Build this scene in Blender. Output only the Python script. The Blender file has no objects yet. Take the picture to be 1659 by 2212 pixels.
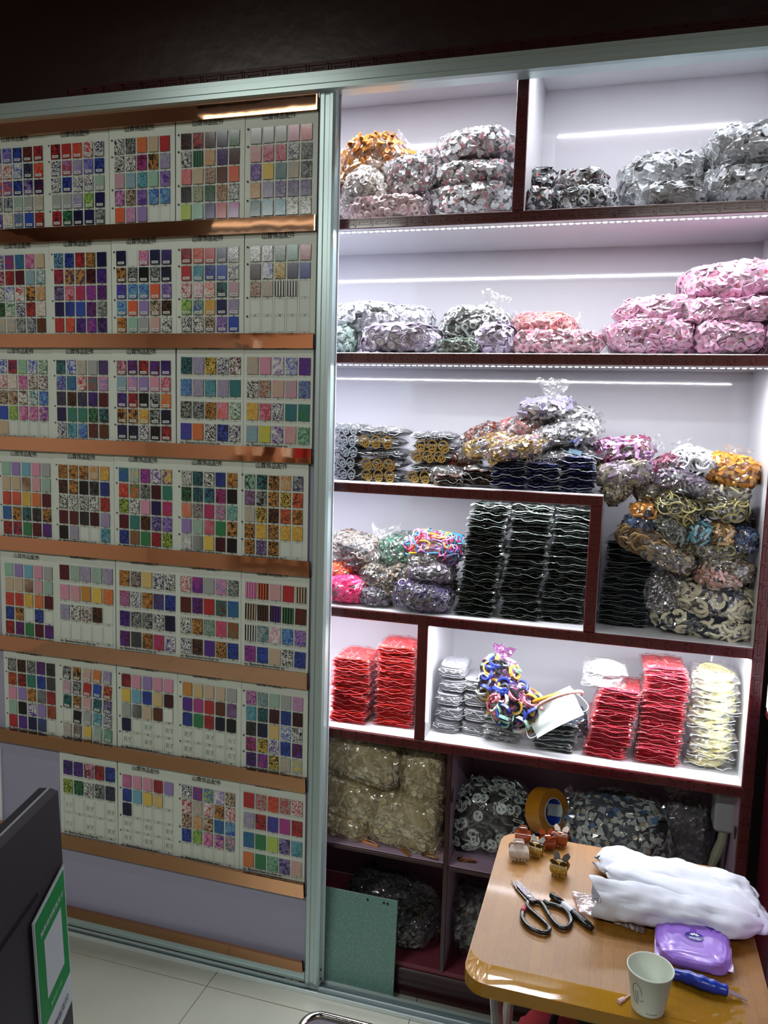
import bpy, math, random
from mathutils import Vector, Matrix, noise
R=random.Random(7)
sc=bpy.context.scene; col=sc.collection
# ------------------------------------------------------------------ camera
YAW,PITCH,ROLL,FPX=-.286314743,-.119839375,.0281838193,1711.965
HC,DC=1.697,2.1                       # camera height, distance from the cabinet face (y=0)
_F=Vector((math.sin(YAW)*math.cos(PITCH),math.cos(YAW)*math.cos(PITCH),math.sin(PITCH)))
_R=Vector((math.cos(YAW),-math.sin(YAW),0)); _U=_R.cross(_F)
RT=_R*math.cos(ROLL)+_U*math.sin(ROLL); UP=-_R*math.sin(ROLL)+_U*math.cos(ROLL)
CAM=Vector((0,-DC,HC))
cd=bpy.data.cameras.new('camera'); cam=bpy.data.objects.new('camera',cd); col.objects.link(cam)
cam.matrix_world=Matrix(((RT.x,UP.x,-_F.x,CAM.x),(RT.y,UP.y,-_F.y,CAM.y),(RT.z,UP.z,-_F.z,CAM.z),(0,0,0,1)))
cd.sensor_fit='HORIZONTAL'; cd.sensor_width=36; cd.lens=FPX/1659*36; cd.clip_start=.02
sc.camera=cam
sc.view_settings.view_transform='Standard'; sc.view_settings.look='None'; sc.view_settings.gamma=1
sc.view_settings.exposure=0.0
w=bpy.data.worlds.new('world'); sc.world=w; w.use_nodes=True
w.node_tree.nodes['Background'].inputs[0].default_value=(.6,.68,.72,1); w.node_tree.nodes['Background'].inputs[1].default_value=.02
try:
    sc.cycles.transparent_max_bounces=24; sc.cycles.max_bounces=8; sc.cycles.sample_clamp_indirect=4; sc.cycles.caustics_reflective=False; sc.cycles.caustics_refractive=False
except Exception: pass
LK={'led_strip_light':1.08,'ceiling_tube_light':1.5}
def area(name,loc,sx,sy,power,colr,rot=(0,0,0),spread=180):
    l=bpy.data.lights.new(name,'AREA'); l.shape='RECTANGLE'; l.size=sx; l.size_y=sy; l.energy=power*LK.get(name,1); l.color=colr; l.spread=math.radians(spread)
    o=bpy.data.objects.new(name,l); o.location=loc; o.rotation_euler=rot; col.objects.link(o); return o
# room light: ceiling fluorescent fittings behind and above the camera
area('ceiling_tube_light',(-1.35,-1.0,2.84),.6,.03,3.5,(.97,1,.96))
area('ceiling_tube_light',(-2.0,-2.8,2.84),1.2,.03,34,(.97,1,.96))
area('ceiling_tube_light',(.6,-2.9,2.84),1.2,.03,19,(.97,1,.97))
# ------------------------------------------------------------------ pixel rays -> places in the room
def ray(x,y):
    v=RT*((x-829.5)/FPX)+UP*(-(y-1106)/FPX)+_F
    return v
def onY(x,y,Y): v=ray(x,y); return CAM+v*((Y+DC)/v.y)
def onZ(x,y,Z): v=ray(x,y); return CAM+v*((Z-HC)/v.z)
def onP(x,y,p0,n): v=ray(x,y); return CAM+v*((p0-CAM).dot(n)/v.dot(n))
def mpp(x,y,Y): return (Y+DC)/ray(x,y).y/FPX     # metres per pixel there
# ------------------------------------------------------------------ materials
def lin(c):
    return tuple((v/12.92 if v<=.04045 else ((v+.055)/1.055)**2.4) for v in c)
def hexc(h): return lin(tuple(int(h[i:i+2],16)/255 for i in (0,2,4)))+(1,)
MC={}
def mat(name,h,rough=.5,metal=0,bump=0,bscale=60,spec=.5,emit=0,coat=0,noisecol=None,nscale=8):
    if name in MC: return MC[name]
    m=bpy.data.materials.new(name); m.use_nodes=True; nt=m.node_tree; b=nt.nodes['Principled BSDF']
    c=hexc(h); b.inputs['Base Color'].default_value=c; b.inputs['Roughness'].default_value=rough; b.inputs['Metallic'].default_value=metal
    b.inputs['Specular IOR Level'].default_value=spec
    if coat: b.inputs['Coat Weight'].default_value=coat; b.inputs['Coat Roughness'].default_value=.08
    if emit: b.inputs['Emission Color'].default_value=c; b.inputs['Emission Strength'].default_value=emit
    tc=nt.nodes.new('ShaderNodeTexCoord')
    if noisecol:
        n=nt.nodes.new('ShaderNodeTexNoise'); n.inputs['Scale'].default_value=nscale; n.inputs['Detail'].default_value=4
        nt.links.new(tc.outputs['Object'],n.inputs['Vector'])
        r=nt.nodes.new('ShaderNodeValToRGB'); r.color_ramp.elements[0].color=c; r.color_ramp.elements[1].color=hexc(noisecol)
        r.color_ramp.elements[0].position=.35; r.color_ramp.elements[1].position=.65
        nt.links.new(n.outputs['Fac'],r.inputs[0]); nt.links.new(r.outputs[0],b.inputs['Base Color'])
    if bump:
        n=nt.nodes.new('ShaderNodeTexNoise'); n.inputs['Scale'].default_value=bscale; n.inputs['Detail'].default_value=3
        nt.links.new(tc.outputs['Object'],n.inputs['Vector'])
        bp=nt.nodes.new('ShaderNodeBump'); bp.inputs['Strength'].default_value=bump; bp.inputs['Distance'].default_value=.01
        nt.links.new(n.outputs['Fac'],bp.inputs['Height']); nt.links.new(bp.outputs[0],b.inputs['Normal'])
    MC[name]=m; return m
def film(name,tint='ffffff',white=.055,gloss=.10,scale=26):
    """clear crinkled plastic: transparent + sharp gloss + pale fold lines"""
    if name in MC: return MC[name]
    m=bpy.data.materials.new(name); m.use_nodes=True; nt=m.node_tree; N=nt.nodes; L=nt.links
    for n in list(N): N.remove(n)
    out=N.new('ShaderNodeOutputMaterial'); tc=N.new('ShaderNodeTexCoord')
    tr=N.new('ShaderNodeBsdfTransparent'); tr.inputs[0].default_value=hexc(tint)
    gl=N.new('ShaderNodeBsdfGlossy'); gl.inputs['Roughness'].default_value=.13; gl.inputs[0].default_value=(1,1,1,1)
    df=N.new('ShaderNodeBsdfDiffuse'); df.inputs[0].default_value=hexc(tint)
    vo=N.new('ShaderNodeTexVoronoi'); vo.feature='DISTANCE_TO_EDGE'; vo.inputs['Scale'].default_value=scale
    no=N.new('ShaderNodeTexNoise'); no.inputs['Scale'].default_value=9; no.inputs['Detail'].default_value=2
    ad=N.new('ShaderNodeMixRGB'); ad.blend_type='ADD'; ad.inputs[0].default_value=.25
    L.new(tc.outputs['Object'],ad.inputs[1]); L.new(tc.outputs['Object'],no.inputs['Vector']); L.new(no.outputs['Color'],ad.inputs[2])
    L.new(ad.outputs[0],vo.inputs['Vector'])
    bp=N.new('ShaderNodeBump'); bp.inputs['Strength'].default_value=.9; bp.inputs['Distance'].default_value=.012
    L.new(vo.outputs['Distance'],bp.inputs['Height']); L.new(bp.outputs[0],gl.inputs['Normal'])
    lt=N.new('ShaderNodeMath'); lt.operation='LESS_THAN'; lt.inputs[1].default_value=.035; L.new(vo.outputs['Distance'],lt.inputs[0])
    mu=N.new('ShaderNodeMath'); mu.operation='MULTIPLY_ADD'; mu.inputs[1].default_value=white*1.6; mu.inputs[2].default_value=white*.5; L.new(lt.outputs[0],mu.inputs[0])
    m1=N.new('ShaderNodeMixShader'); L.new(mu.outputs[0],m1.inputs[0]); L.new(tr.outputs[0],m1.inputs[1]); L.new(df.outputs[0],m1.inputs[2])
    lw=N.new('ShaderNodeLayerWeight'); lw.inputs[0].default_value=.25; L.new(bp.outputs[0],lw.inputs['Normal'])
    m3=N.new('ShaderNodeMath'); m3.operation='MULTIPLY_ADD'; m3.inputs[1].default_value=.28; m3.inputs[2].default_value=gloss; m3.use_clamp=True; L.new(lw.outputs['Facing'],m3.inputs[0])
    m2=N.new('ShaderNodeMixShader'); L.new(m3.outputs[0],m2.inputs[0]); L.new(m1.outputs[0],m2.inputs[1]); L.new(gl.outputs[0],m2.inputs[2])
    L.new(m2.outputs[0],out.inputs['Surface']); MC[name]=m; return m
def emis(name,h,s):
    if name in MC: return MC[name]
    m=bpy.data.materials.new(name); m.use_nodes=True; nt=m.node_tree; nt.nodes.clear()
    e=nt.nodes.new('ShaderNodeEmission'); e.inputs[0].default_value=hexc(h); e.inputs[1].default_value=s
    o=nt.nodes.new('ShaderNodeOutputMaterial'); nt.links.new(e.outputs[0],o.inputs[0]); MC[name]=m; return m
# ------------------------------------------------------------------ mesh builder
class MB:
    def __init__(s): s.v=[]; s.f=[]; s.m=[]
    def add(s,vs,fs,mi=0):
        o=len(s.v); s.v+= [tuple(p) for p in vs]; s.f+=[tuple(i+o for i in f) for f in fs]; s.m+=[mi]*len(fs)
    def box(s,a,b,mi=0,ch=0):
        x0,y0,z0=a; x1,y1,z1=b
        if ch<=0:
            s.add([(x,y,z) for x in (x0,x1) for y in (y0,y1) for z in (z0,z1)],[(0,1,3,2),(4,6,7,5),(0,4,5,1),(2,3,7,6),(0,2,6,4),(1,5,7,3)],mi)
        else:   # chamfered
            c=ch; vs=[];
            P=[(x,y,z) for x in (0,1) for y in (0,1) for z in (0,1)]
            def pt(i,ax):
                X=[x0,x1][i[0]];Y=[y0,y1][i[1]];Z=[z0,z1][i[2]]
                d=[(1,-1)[i[0]]*c,(1,-1)[i[1]]*c,(1,-1)[i[2]]*c]; d[ax]=0
                return (X+d[0],Y+d[1],Z+d[2])
            idx={}
            for i in P:
                for ax in range(3): idx[(i,ax)]=len(vs); vs.append(pt(i,ax))
            fs=[]
            for ax in range(3):
                o=[k for k in range(3) if k!=ax]
                for sd in (0,1):
                    q=[]
                    for a_,b_ in ((0,0),(1,0),(1,1),(0,1)):
                        i=[0,0,0]; i[ax]=sd; i[o[0]]=a_; i[o[1]]=b_; q.append(idx[(tuple(i),ax)])
                    fs.append(tuple(q))
                for a_ in (0,1):
                    for b_ in (0,1):
                        i0=[0,0,0]; i0[o[0]]=a_; i0[o[1]]=b_; i1=list(i0); i1[ax]=1; i0=tuple(i0); i1=tuple(i1)
                        fs.append((idx[(i0,o[0])],idx[(i1,o[0])],idx[(i1,o[1])],idx[(i0,o[1])]))
            for i in P: fs.append(tuple(idx[(i,ax)] for ax in range(3)))
            s.add(vs,fs,mi)
    def extr(s,pts,z0,z1,M=None,mi=0,cap0=False):
        n=len(pts); vs=[Vector((x,y,z0)) for x,y in pts]+[Vector((x,y,z1)) for x,y in pts]
        if M is not None: vs=[M@p for p in vs]
        fs=[tuple(range(n,2*n))]+[(i,(i+1)%n,(i+1)%n+n,i+n) for i in range(n)]
        if cap0: fs.append(tuple(range(n-1,-1,-1)))
        s.add(vs,fs,mi)
    def ring(s,ro,ri,h,M,mi=0,n=14,a0=0,a1=2*math.pi):
        full=abs(a1-a0-2*math.pi)<1e-3; k=n if full else n+1; vs=[]
        for i in range(k):
            a=a0+(a1-a0)*i/n; c,t=math.cos(a),math.sin(a)
            vs+=[M@Vector((ro*c,ro*t,0)),M@Vector((ro*c,ro*t,h)),M@Vector((ri*c,ri*t,h)),M@Vector((ri*c,ri*t,0))]
        fs=[]
        for i in range(n):
            a=4*i; b=4*((i+1)%k)
            for j in range(4): fs.append((a+j,b+j,b+(j+1)%4,a+(j+1)%4))
        if not full: fs+=[(0,1,2,3),(4*n+3,4*n+2,4*n+1,4*n)]
        s.add(vs,fs,mi)
    def tube(s,pts,r,mi=0,n=8,closed=False):
        pts=[Vector(p) for p in pts]; k=len(pts); rings=[]; up=Vector((0,0,1)); prev=None
        for i,p in enumerate(pts):
            a=pts[(i-1)%k] if (closed or i>0) else pts[i]; b=pts[(i+1)%k] if (closed or i<k-1) else pts[i]
            t=(b-a); t=t.normalized() if t.length>1e-9 else Vector((1,0,0))
            u=prev-t*prev.dot(t) if prev is not None else t.orthogonal()
            if u.length<1e-6: u=t.orthogonal()
            u.normalize(); prev=u; v=t.cross(u); rr=r[i] if isinstance(r,(list,tuple)) else r
            rings.append([p+u*(rr*math.cos(2*math.pi*j/n))+v*(rr*math.sin(2*math.pi*j/n)) for j in range(n)])
        vs=[q for g in rings for q in g]; fs=[]
        for i in range(k if closed else k-1):
            a=i*n; b=((i+1)%k)*n
            for j in range(n): fs.append((a+j,a+(j+1)%n,b+(j+1)%n,b+j))
        if not closed: fs+=[tuple(range(n-1,-1,-1)),tuple((k-1)*n+j for j in range(n))]
        s.add(vs,fs,mi)
    def lathe(s,prof,mi=0,n=32,M=None):
        vs=[]; k=len(prof)
        for i in range(n):
            a=2*math.pi*i/n
            for r,z in prof:
                p=Vector((r*math.cos(a),r*math.sin(a),z)); vs.append(M@p if M is not None else p)
        fs=[]
        for i in range(n):
            a=i*k; b=((i+1)%n)*k
            for j in range(k-1): fs.append((a+j,b+j,b+j+1,a+j+1))
        s.add(vs,fs,mi)
    def grid(s,fn,nu,nv,mi=0,closeu=False):
        vs=[fn(i/nu,j/nv) for i in range(nu+(0 if closeu else 1)) for j in range(nv+1)]; fs=[]; k=nv+1; m=nu if closeu else nu+1
        for i in range(nu):
            for j in range(nv): fs.append((i*k+j,((i+1)%m)*k+j,((i+1)%m)*k+j+1,i*k+j+1))
        s.add(vs,fs,mi)
    def mesh(s,name,mats,smooth=False):
        me=bpy.data.meshes.new(name); me.from_pydata(s.v,[],s.f)
        for m in (mats if isinstance(mats,(list,tuple)) else [mats]): me.materials.append(m)
        me.polygons.foreach_set('material_index',s.m)
        if smooth: me.polygons.foreach_set('use_smooth',[True]*len(s.f))
        me.update(); return me
def link(name,me,parent=None,loc=None,rot=None):
    o=bpy.data.objects.new(name,me); col.objects.link(o)
    if parent is not None: o.parent=parent
    if loc is not None: o.location=loc
    if rot is not None: o.rotation_euler=rot
    return o
def obj(name,mb,mats,parent=None,smooth=False,loc=None,rot=None): return link(name,mb.mesh(name,mats,smooth),parent,loc,rot)
def tag(o,label,cat,group=None,kind=None):
    if label: o['label']=label
    if cat: o['category']=cat
    if group: o['group']=group
    if kind: o['kind']=kind
    return o
def thing(name,label,cat,loc=(0,0,0),rot=(0,0,0),group=None):
    o=bpy.data.objects.new(name,None); col.objects.link(o); o.empty_display_size=.02
    o.location=loc; o.rotation_euler=rot; return tag(o,label,cat,group)
def dup(root,loc,rot,label,group=None,scale=None):
    r=root.copy(); col.objects.link(r); r.location=loc; r.rotation_euler=rot
    if scale: r.scale=scale
    r['label']=label
    if group: r['group']=group
    for ch in list(root.children):
        c=ch.copy(); col.objects.link(c); c.parent=r
        for g in ch.children:
            d=g.copy(); col.objects.link(d); d.parent=c
    return r
def struct(name,mb,mats,smooth=False,kind='structure'):
    o=obj(name,mb,mats,None,smooth); o['kind']=kind; return o
def textmesh(body,size,name='lettering',depth=.0002,align='LEFT'):
    cu=bpy.data.curves.new(name,'FONT'); cu.body=body; cu.size=size; cu.extrude=depth; cu.align_x=align; cu.resolution_u=2
    o=bpy.data.objects.new(name,cu); col.objects.link(o); dg=bpy.context.evaluated_depsgraph_get()
    me=bpy.data.meshes.new_from_object(o.evaluated_get(dg)); bpy.data.objects.remove(o); me.name=name; return me
def put_mesh(mb,me,M,mi=0):
    mb.add([M@v.co for v in me.vertices],[tuple(p.vertices) for p in me.polygons],mi)
XZ=Matrix(((1,0,0,0),(0,0,-1,0),(0,1,0,0),(0,0,0,1)))   # text plane xy -> wall plane xz, facing -y
# ------------------------------------------------------------------ palette
redlac=mat('dark_red_lacquer','4a1014',.28,coat=.4,bump=.05,bscale=30)
darkred=mat('deep_maroon_lacquer','2c0c10',.3,coat=.3)
whitelam=mat('white_laminate','d9d9de',.22)
glosswhite=mat('glossy_white_panel','c6c5cc',.05,coat=.3)
pinklam=mat('dusty_lilac_laminate','a890a6',.35)
alu=mat('silver_aluminium','a9bcbc',.34,metal=.55)
aluedge=mat('bright_aluminium_edge','c9d4d6',.25,metal=.5)
lilacpanel=mat('lilac_door_panel','8b8ba0',.4)
dark=mat('dark_gap','0c0d10',.7)
# ================================================================== THE ROOM
m=mat('floor_tile','8f9288',.22); nt=m.node_tree; b_=nt.nodes['Principled BSDF']
tc=nt.nodes.new('ShaderNodeTexCoord'); n1=nt.nodes.new('ShaderNodeTexNoise'); n1.inputs['Scale'].default_value=3; n1.inputs['Detail'].default_value=6
rp=nt.nodes.new('ShaderNodeValToRGB'); rp.color_ramp.elements[0].color=hexc('83867c'); rp.color_ramp.elements[1].color=hexc('9b9d92')
nt.links.new(tc.outputs['Object'],n1.inputs['Vector']); nt.links.new(n1.outputs['Fac'],rp.inputs[0]); nt.links.new(rp.outputs[0],b_.inputs['Base Color'])
grout=mat('dark_grout','3c3d38',.8)
mb=MB(); mb.box((-4,-4.2,-.05),(3.2,1,-.002),1)
T=.608; g=.0012
for i in range(-5,6):
    for j in range(-8,3):
        x0=-1.081+i*T; y0=-.155+j*T
        mb.box((x0+g,y0+g,-.01),(x0+T-g,y0+T-g,0),0)
struct('floor',mb,[m,grout])
mb=MB(); mb.box((-4,-4.2,2.9),(3.2,1,2.95)); struct('ceiling',mb,mat('dark_red_ceiling','2a0e10',.2))
mb=MB(); mb.box((-4,.40,0),(3.2,.45,2.95)); struct('wall_back',mb,mat('wall_paint','6b6a6e',.8))
mb=MB(); mb.box((-4.05,-4.2,0),(-4,1,2.95)); struct('wall_left',mb,mat('beige_wall','c4ab96',.7))
mb=MB(); mb.box((3.2,-4.2,0),(3.25,1,2.95)); struct('wall_right',mb,mat('beige_wall','c4ab96',.7))
mb=MB(); mb.box((-4,-4.25,0),(3.2,-4.2,2.95)); struct('wall_front',mb,mat('beige_wall','c4ab96',.7))
for x_,y_,L_,nm_ in ((-1.35,-1.0,.6,'short ceiling tube light close above the sample door'),(-2.0,-2.8,1.2,'long ceiling tube light at the far left of the shop'),(.6,-2.9,1.2,'long ceiling tube light behind the camera')):
    t=thing('tube_light',nm_,'ceiling light',(x_,y_,2.9))
    mb=MB(); mb.box((-L_/2-.03,-.02,-.03),(L_/2+.03,.02,0),0,.004); obj('housing',mb,mat('lamp_housing','d8d8d0',.4),t)
    mb=MB(); mb.tube([(-L_/2,0,-.042),(L_/2,0,-.042)],.012,0,12); obj('glowing_tube',mb,emis('tube_glow','fff3d6',7),t)
# display wall opposite (seen only in the mirrored rails)
for nm,x0,x1,lb in () and (('display_board',-3.6,-1.9,'tan display board on the opposite wall, left of the dark opening'),('display_board',.2,1.6,'tan display board on the opposite wall, right of the dark opening')):
    t=thing(nm,lb,'display board',(x0,-4.2,.5))
    mb=MB(); mb.box((0,.002,0),(x1-x0,.05,1.9)); obj('backing',mb,mat('tan_board','b99272',.35),t)
    for k in range(5):
        mb=MB(); mb.box((0,.05,.3+.35*k),(x1-x0,.2,.33+.35*k)); obj('ledge',mb,mat('pale_board','cdbdb0',.4),t)
rg_=random.Random(11); t=thing('goods_rack','rows of brown and pink goods hung on hooks on the opposite wall','display rack',(-1.2,-4.2,.6))
mb=MB(); mb.box((-1.9,.001,-.1),(2.6,.03,2.2)); obj('panel',mb,mat('tan_panel','c8a488',.4),t)
mb=MB()
for a_ in range(34):
    for b_ in range(8):
        x=-1.85+a_*.13+rg_.uniform(-.02,.02); z=.05+b_*.26; w_=rg_.uniform(.03,.09); h_=rg_.uniform(.06,.2); mb.box((x,.1,z),(x+w_,.1+rg_.uniform(.03,.14),z+h_),rg_.randrange(5)); mb.box((x+w_/2-.003,.03,z+h_),(x+w_/2+.003,.24,z+h_+.006),4)
g_=obj('hanging_goods',mb,[mat('goods_brown','4a2a1c',.4),mat('goods_cream','d8c4b0',.4),mat('goods_red','9a2c2c',.4),mat('goods_grey','8c8078',.4),mat('goods_steel','e0dcd4',.3)],t); g_['kind']='stuff'
# soffit boards of dark lacquer above the cabinet, with a carved key band
mb=MB(); mb.box((-4,-.03,2.571),(3.2,.0,2.9)); struct('trim_1',mb,mat('soffit_lacquer','200b0c',.35,bump=.2,bscale=12))
def meander(mb,x0,x1,z0,z1,y,unit,th=.0022,lift=.0022,mi=0,vert=False):
    """raised Greek-key line along a band; vert swaps the run to z"""
    def bx(a0,b0,a1,b1):
        if vert: mb.box((b0,y-lift,a0),(b1,y,a1),mi)
        else: mb.box((a0,y-lift,b0),(a1,y,b1),mi)
    h=z1-z0; m_=h*.16; lo=z0+m_; hi=z1-m_; n=max(1,int((x1-x0)/unit)); u=(x1-x0)/n
    for i in range(n):
        a=x0+i*u; e=a+u*.93; q=(hi-lo)
        bx(a,lo,a+th,hi); bx(a,hi-th,e,hi); bx(e-th,lo+q*.25,e,hi); bx(a+u*.2,lo+q*.25,e,lo+q*.25+th); bx(a+u*.2,lo+q*.25,a+u*.2+th,lo+q*.68); bx(a+u*.2,lo+q*.6,a+u*.72,lo+q*.6+th)
        bx(e-th,lo,a+u+th,lo+th)
mb=MB(); mb.box((-1.6,-.04,2.576),(1.4,-.03,2.618)); meander(mb,-1.6,1.4,2.576,2.618,-.04,.062,.003,.003)
struct('trim_2',mb,mat('key_band_lacquer','341316',.2,coat=.6))
# aluminium head track and floor track
mb=MB(); X0,X1=-4,2.2
prof=[(-.092,2.571),(-.092,2.560),(-.096,2.558),(-.096,2.541),(-.093,2.540),(-.093,2.528),(-.080,2.526),(-.030,2.530),(-.030,2.571)]
mb.add([(X0,y,z) for y,z in prof]+[(X1,y,z) for y,z in prof],[(i,(i+1)%9,(i+1)%9+9,i+9) for i in range(9)]+[tuple(range(8,-1,-1)),tuple(range(9,18))])
struct('trim_3',mb,alu)
mb=MB(); mb.box((-4,-.092,0),(2.2,-.088,.012)); mb.box((-4,-.088,0),(2.2,-.036,.004),1); mb.box((-4,-.066,0),(2.2,-.062,.010)); mb.box((-4,-.036,0),(2.2,-.032,.012))
struct('trim_4',mb,[aluedge,mat('grey_track_bed','5a6a6c',.4,metal=.5)])
# ================================================================== CABINET
DEP=.378; XR=.347; XL=-1.5; HT=.0145  # board half..
cab=thing('shelving_cabinet','white cabinet of lit shelves with carved dark red edging','cabinet',(0,0,0))
def cpart(name,a,b,m_,ch=0):
    mb=MB(); mb.box(a,b,0,ch); return obj(name,mb,m_,cab)
cpart('back_panel',(XL,DEP,.79),(XR,DEP+.015,2.68),glosswhite)
cpart('lower_back_panel',(XL,DEP,.06),(XR,DEP+.015,.79),pinklam)
cpart('top_board',(XL,.0,2.657),(XR,DEP,2.68),whitelam)
cpart('side_panel',(XR,.003,.79),(XR+.02,DEP,2.68),whitelam)
cpart('side_panel',(XR,.003,0),(XR+.02,DEP,.788),pinklam)
def shelf(z,x0,x1,th=.029,m_=whitelam,bt=.02,carved=True):
    cpart('shelf_board',(x0,.004,z-bt),(x1,DEP,z),m_,.001)
    mb=MB(); mb.box((x0,-.004,z-th),(x1,.004,z-.0012),0,.0015)
    if carved: meander(mb,x0+.01,x1-.01,z-th,z-.001,-.004,.047,.0022,.0014)
    obj('carved_edge',mb,redlac if carved else darkred,cab)
S1,S2,S3,S4,S5,S6=2.227,1.870,1.512,1.152,.791,.432
shelf(S1,XL,XR); shelf(S2,XL,XR); shelf(S3,XL,-.033); shelf(S4,XL,XR); shelf(S5,XL,XR+.03)
shelf(S6,XL,-.412,.0125,pinklam,.012,False); shelf(S6-.004,-.398,XR,.0125,pinklam,.012,False)
cpart('shelf_board',(XL,.004,.08),(XR,DEP,.1),mat('dusty_rose_board','6b2f3b',.5))
mb=MB(); mb.box((XL,-.003,0),(XR,.006,.085),0,.002); obj('plinth',mb,darkred,cab)
def divider(x0,x1,z0,z1,m_=whitelam,fm=redlac,carved=True,yw=.006):
    cpart('divider_board',(x0+.001,.004,z0),(x1-.001,DEP,z1),m_)
    mb=MB(); mb.box((x0,-.004,z0),(x1,.004,z1),0,.0015)
    if carved: meander(mb,z0+.01,z1-.01,x0,x1,-.004,.047,.0022,.0014,vert=True)
    obj('carved_edge',mb,fm,cab)
divider(-.301,-.271,S1,2.657); divider(-.064,-.033,S4,S3-.0288); divider(-.510,-.480,S5,S4-.028,carved=False)
divider(-.412,-.398,.1,S5-.028,pinklam,darkred,False)
mb=MB(); mb.box((XR,-.0034,0),(XR+.029,.004,2.66),0,.002); meander(mb,.6,2.6,XR,XR+.029,-.004,.047,.0022,.0014,vert=True); obj('carved_edge',mb,redlac,cab)
# LED strips under every lit shelf
ledm=emis('led_glow','eef4ff',9); ledbase=mat('led_tape','e8e8ee',.4)
def led(x0,x1,z,y=.012,pitch=.0165,pw=3.2,tint=(.93,.95,1)):
    mb=MB(); mb.box((x0,y-.004,z),(x1,y+.004,z+.002),1)
    n=int((x1-x0)/pitch)
    for i in range(n):
        x=x0+(i+.5)*pitch; mb.box((x-.0045,y-.003,z-.0018),(x+.0045,y+.003,z),0)
    obj('glow_strip',mb,[ledm,ledbase],cab)
    o=area('led_strip_light',((x0+x1)/2,y,z-.004),x1-x0,.008,pw*(x1-x0),tint,(math.radians(2),0,0)); return o
led(XL+.3,-.31,2.650,.02,.0165,8); led(-.262,.30,2.650,.02,.0165,8)
led(XL+.3,XR-.01,S1-.0345,pw=7); led(XL+.3,XR-.01,S2-.0325,pw=7)
led(XL+.3,-.07,S3-.030,.03,pw=6);
led(XL+.3,-.52,S4-.029,pw=7,tint=(1,.93,.97)); led(-.475,XR-.01,S4-.029,pw=7)
mb=MB(); mb.box((-.478,.008,S5+.05),(-.474,.014,S4-.05)); obj('glow_strip',mb,emis('led_dim','eef2ff',4),cab)
area('led_side_light',(XR-.004,.012,1.0),.25,.006,.8,(.9,.95,1),(0,math.radians(90),0))
# torn laminate where hinges were
for (x,z,sx) in ((-.4125,.64,-1),(-.3975,.63,1),(.345,.66,-1),(-.413,.30,-1)):
    pts=[]
    for k in range(11):
        a=2*math.pi*k/11; r=.016*(.6+.7*R.random()); pts.append((.7*r*math.cos(a)+.02,1.3*r*math.sin(a)))
    mb=MB(); M=Matrix.Translation((x,0,z))@(Matrix(((0,0,sx,0),(1,0,0,0),(0,1,0,0),(0,0,0,1))))
    mb.extr(pts,0,.0015,M); obj('torn_patch',mb,mat('bare_chipboard','3a2a22',.9),cab)
# sticker on the right cell wall
mb=MB(); mb.box((XR-.0008,.02,1.0),(XR,.035,1.045)); obj('sticker',mb,mat('pink_sticker','e2b9c8',.5),cab)
# ---- neighbouring cabinet to the right: dark red base standing forward, white lit upper
t=thing('corner_cabinet','dark red lacquered base and white upper cabinet at the right edge','cabinet',(.40,0,0))
mb=MB(); mb.box((0,-1.1,0),(.5,.0,.985),0,.004); obj('base_unit',mb,mat('cherry_lacquer','3a0a14',.16,coat=.6),t)
mb=MB(); mb.box((-.014,-1.12,.985),(.5,.0,1.0),0,.003); obj('countertop_edge',mb,redlac,t)
mb=MB(); mb.box((-.012,-.30,1.0),(.5,-.006,2.5)); obj('upper_unit',mb,whitelam,t)
mb=MB(); mb.box((-.0145,-.055,1.01),(-.0121,-.012,1.86)); obj('glow_strip',mb,emis('added_white_glow','f4f4ff',2.2),t)  # added glowing strip, stands in for the overexposed white of the panel
mb=MB(); mb.box((-.0012,-.55,.02),(0,-.546,.96)); mb.box((-.0012,-.2,.02),(0,-.196,.96)); obj('panel_groove',mb,dark,t)
# ================================================================== SLIDING DOOR
dr=thing('sliding_door','aluminium framed sliding door hung with mirrored rails and sample cards','door',(-.78,-.055,.012))
def P0(o): return lambda mb,name,m_,sm=False: obj(name,mb,m_,o,sm)
def dpart(name,mb,m_):
    o=obj(name,mb,m_,dr); o.location=(.78,.055,-.012); return o
xs0,xs1=-.803,-.759
pr=[(xs0,-.070),(xs0+.004,-.074),(xs0+.014,-.074),(xs0+.016,-.071),(xs0+.028,-.071),(xs0+.030,-.074),(xs1-.006,-.074),(xs1,-.068),(xs1,-.036),(xs0,-.036)]
mb=MB(); n=len(pr); zb,zt=.014,2.53
mb.add([(x,y,zb) for x,y in pr]+[(x,y,zt) for x,y in pr],[(i,(i+1)%n,(i+1)%n+n,i+n) for i in range(n)]+[tuple(range(n-1,-1,-1)),tuple(range(n,2*n))])
dpart('stile',mb,alu)
mb=MB(); mb.box((xs1-.001,-.040,zb),(xs1+.0045,-.036,zt)); dpart('brush_seal',mb,mat('pale_edge_seal','d8dae2',.3,metal=.2))
for z in (.03,.06):
    mb=MB(); mb.lathe([(0,.0),(.0035,.0),(.0035,.002)],n=12,M=Matrix.Translation((xs1+.0005,-.055,z))@Matrix.Rotation(math.pi/2,4,'Y')); dpart('screw_hole',mb,dark)
mb=MB(); mb.box((-3.2,-.058,.0525),(xs0,-.046,2.52)); dpart('door_panel',mb,lilacpanel)
mb=MB(); mb.box((-3.2,-.070,.018),(xs0,-.040,.0525),0,.002); mb.box((-3.2,-.0715,.030),(xs0,-.070,.032)); dpart('bottom_rail',mb,alu)
mb=MB();
for x in (-.86,-.835): mb.lathe([(0,-.006),(.012,-.006),(.012,.006),(0,.006)],n=18,M=Matrix.Translation((x,-.056,.018))@Matrix.Rotation(math.pi/2,4,'X'))
dpart('roller',mb,mat('tan_nylon','8d8470',.5))
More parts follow.
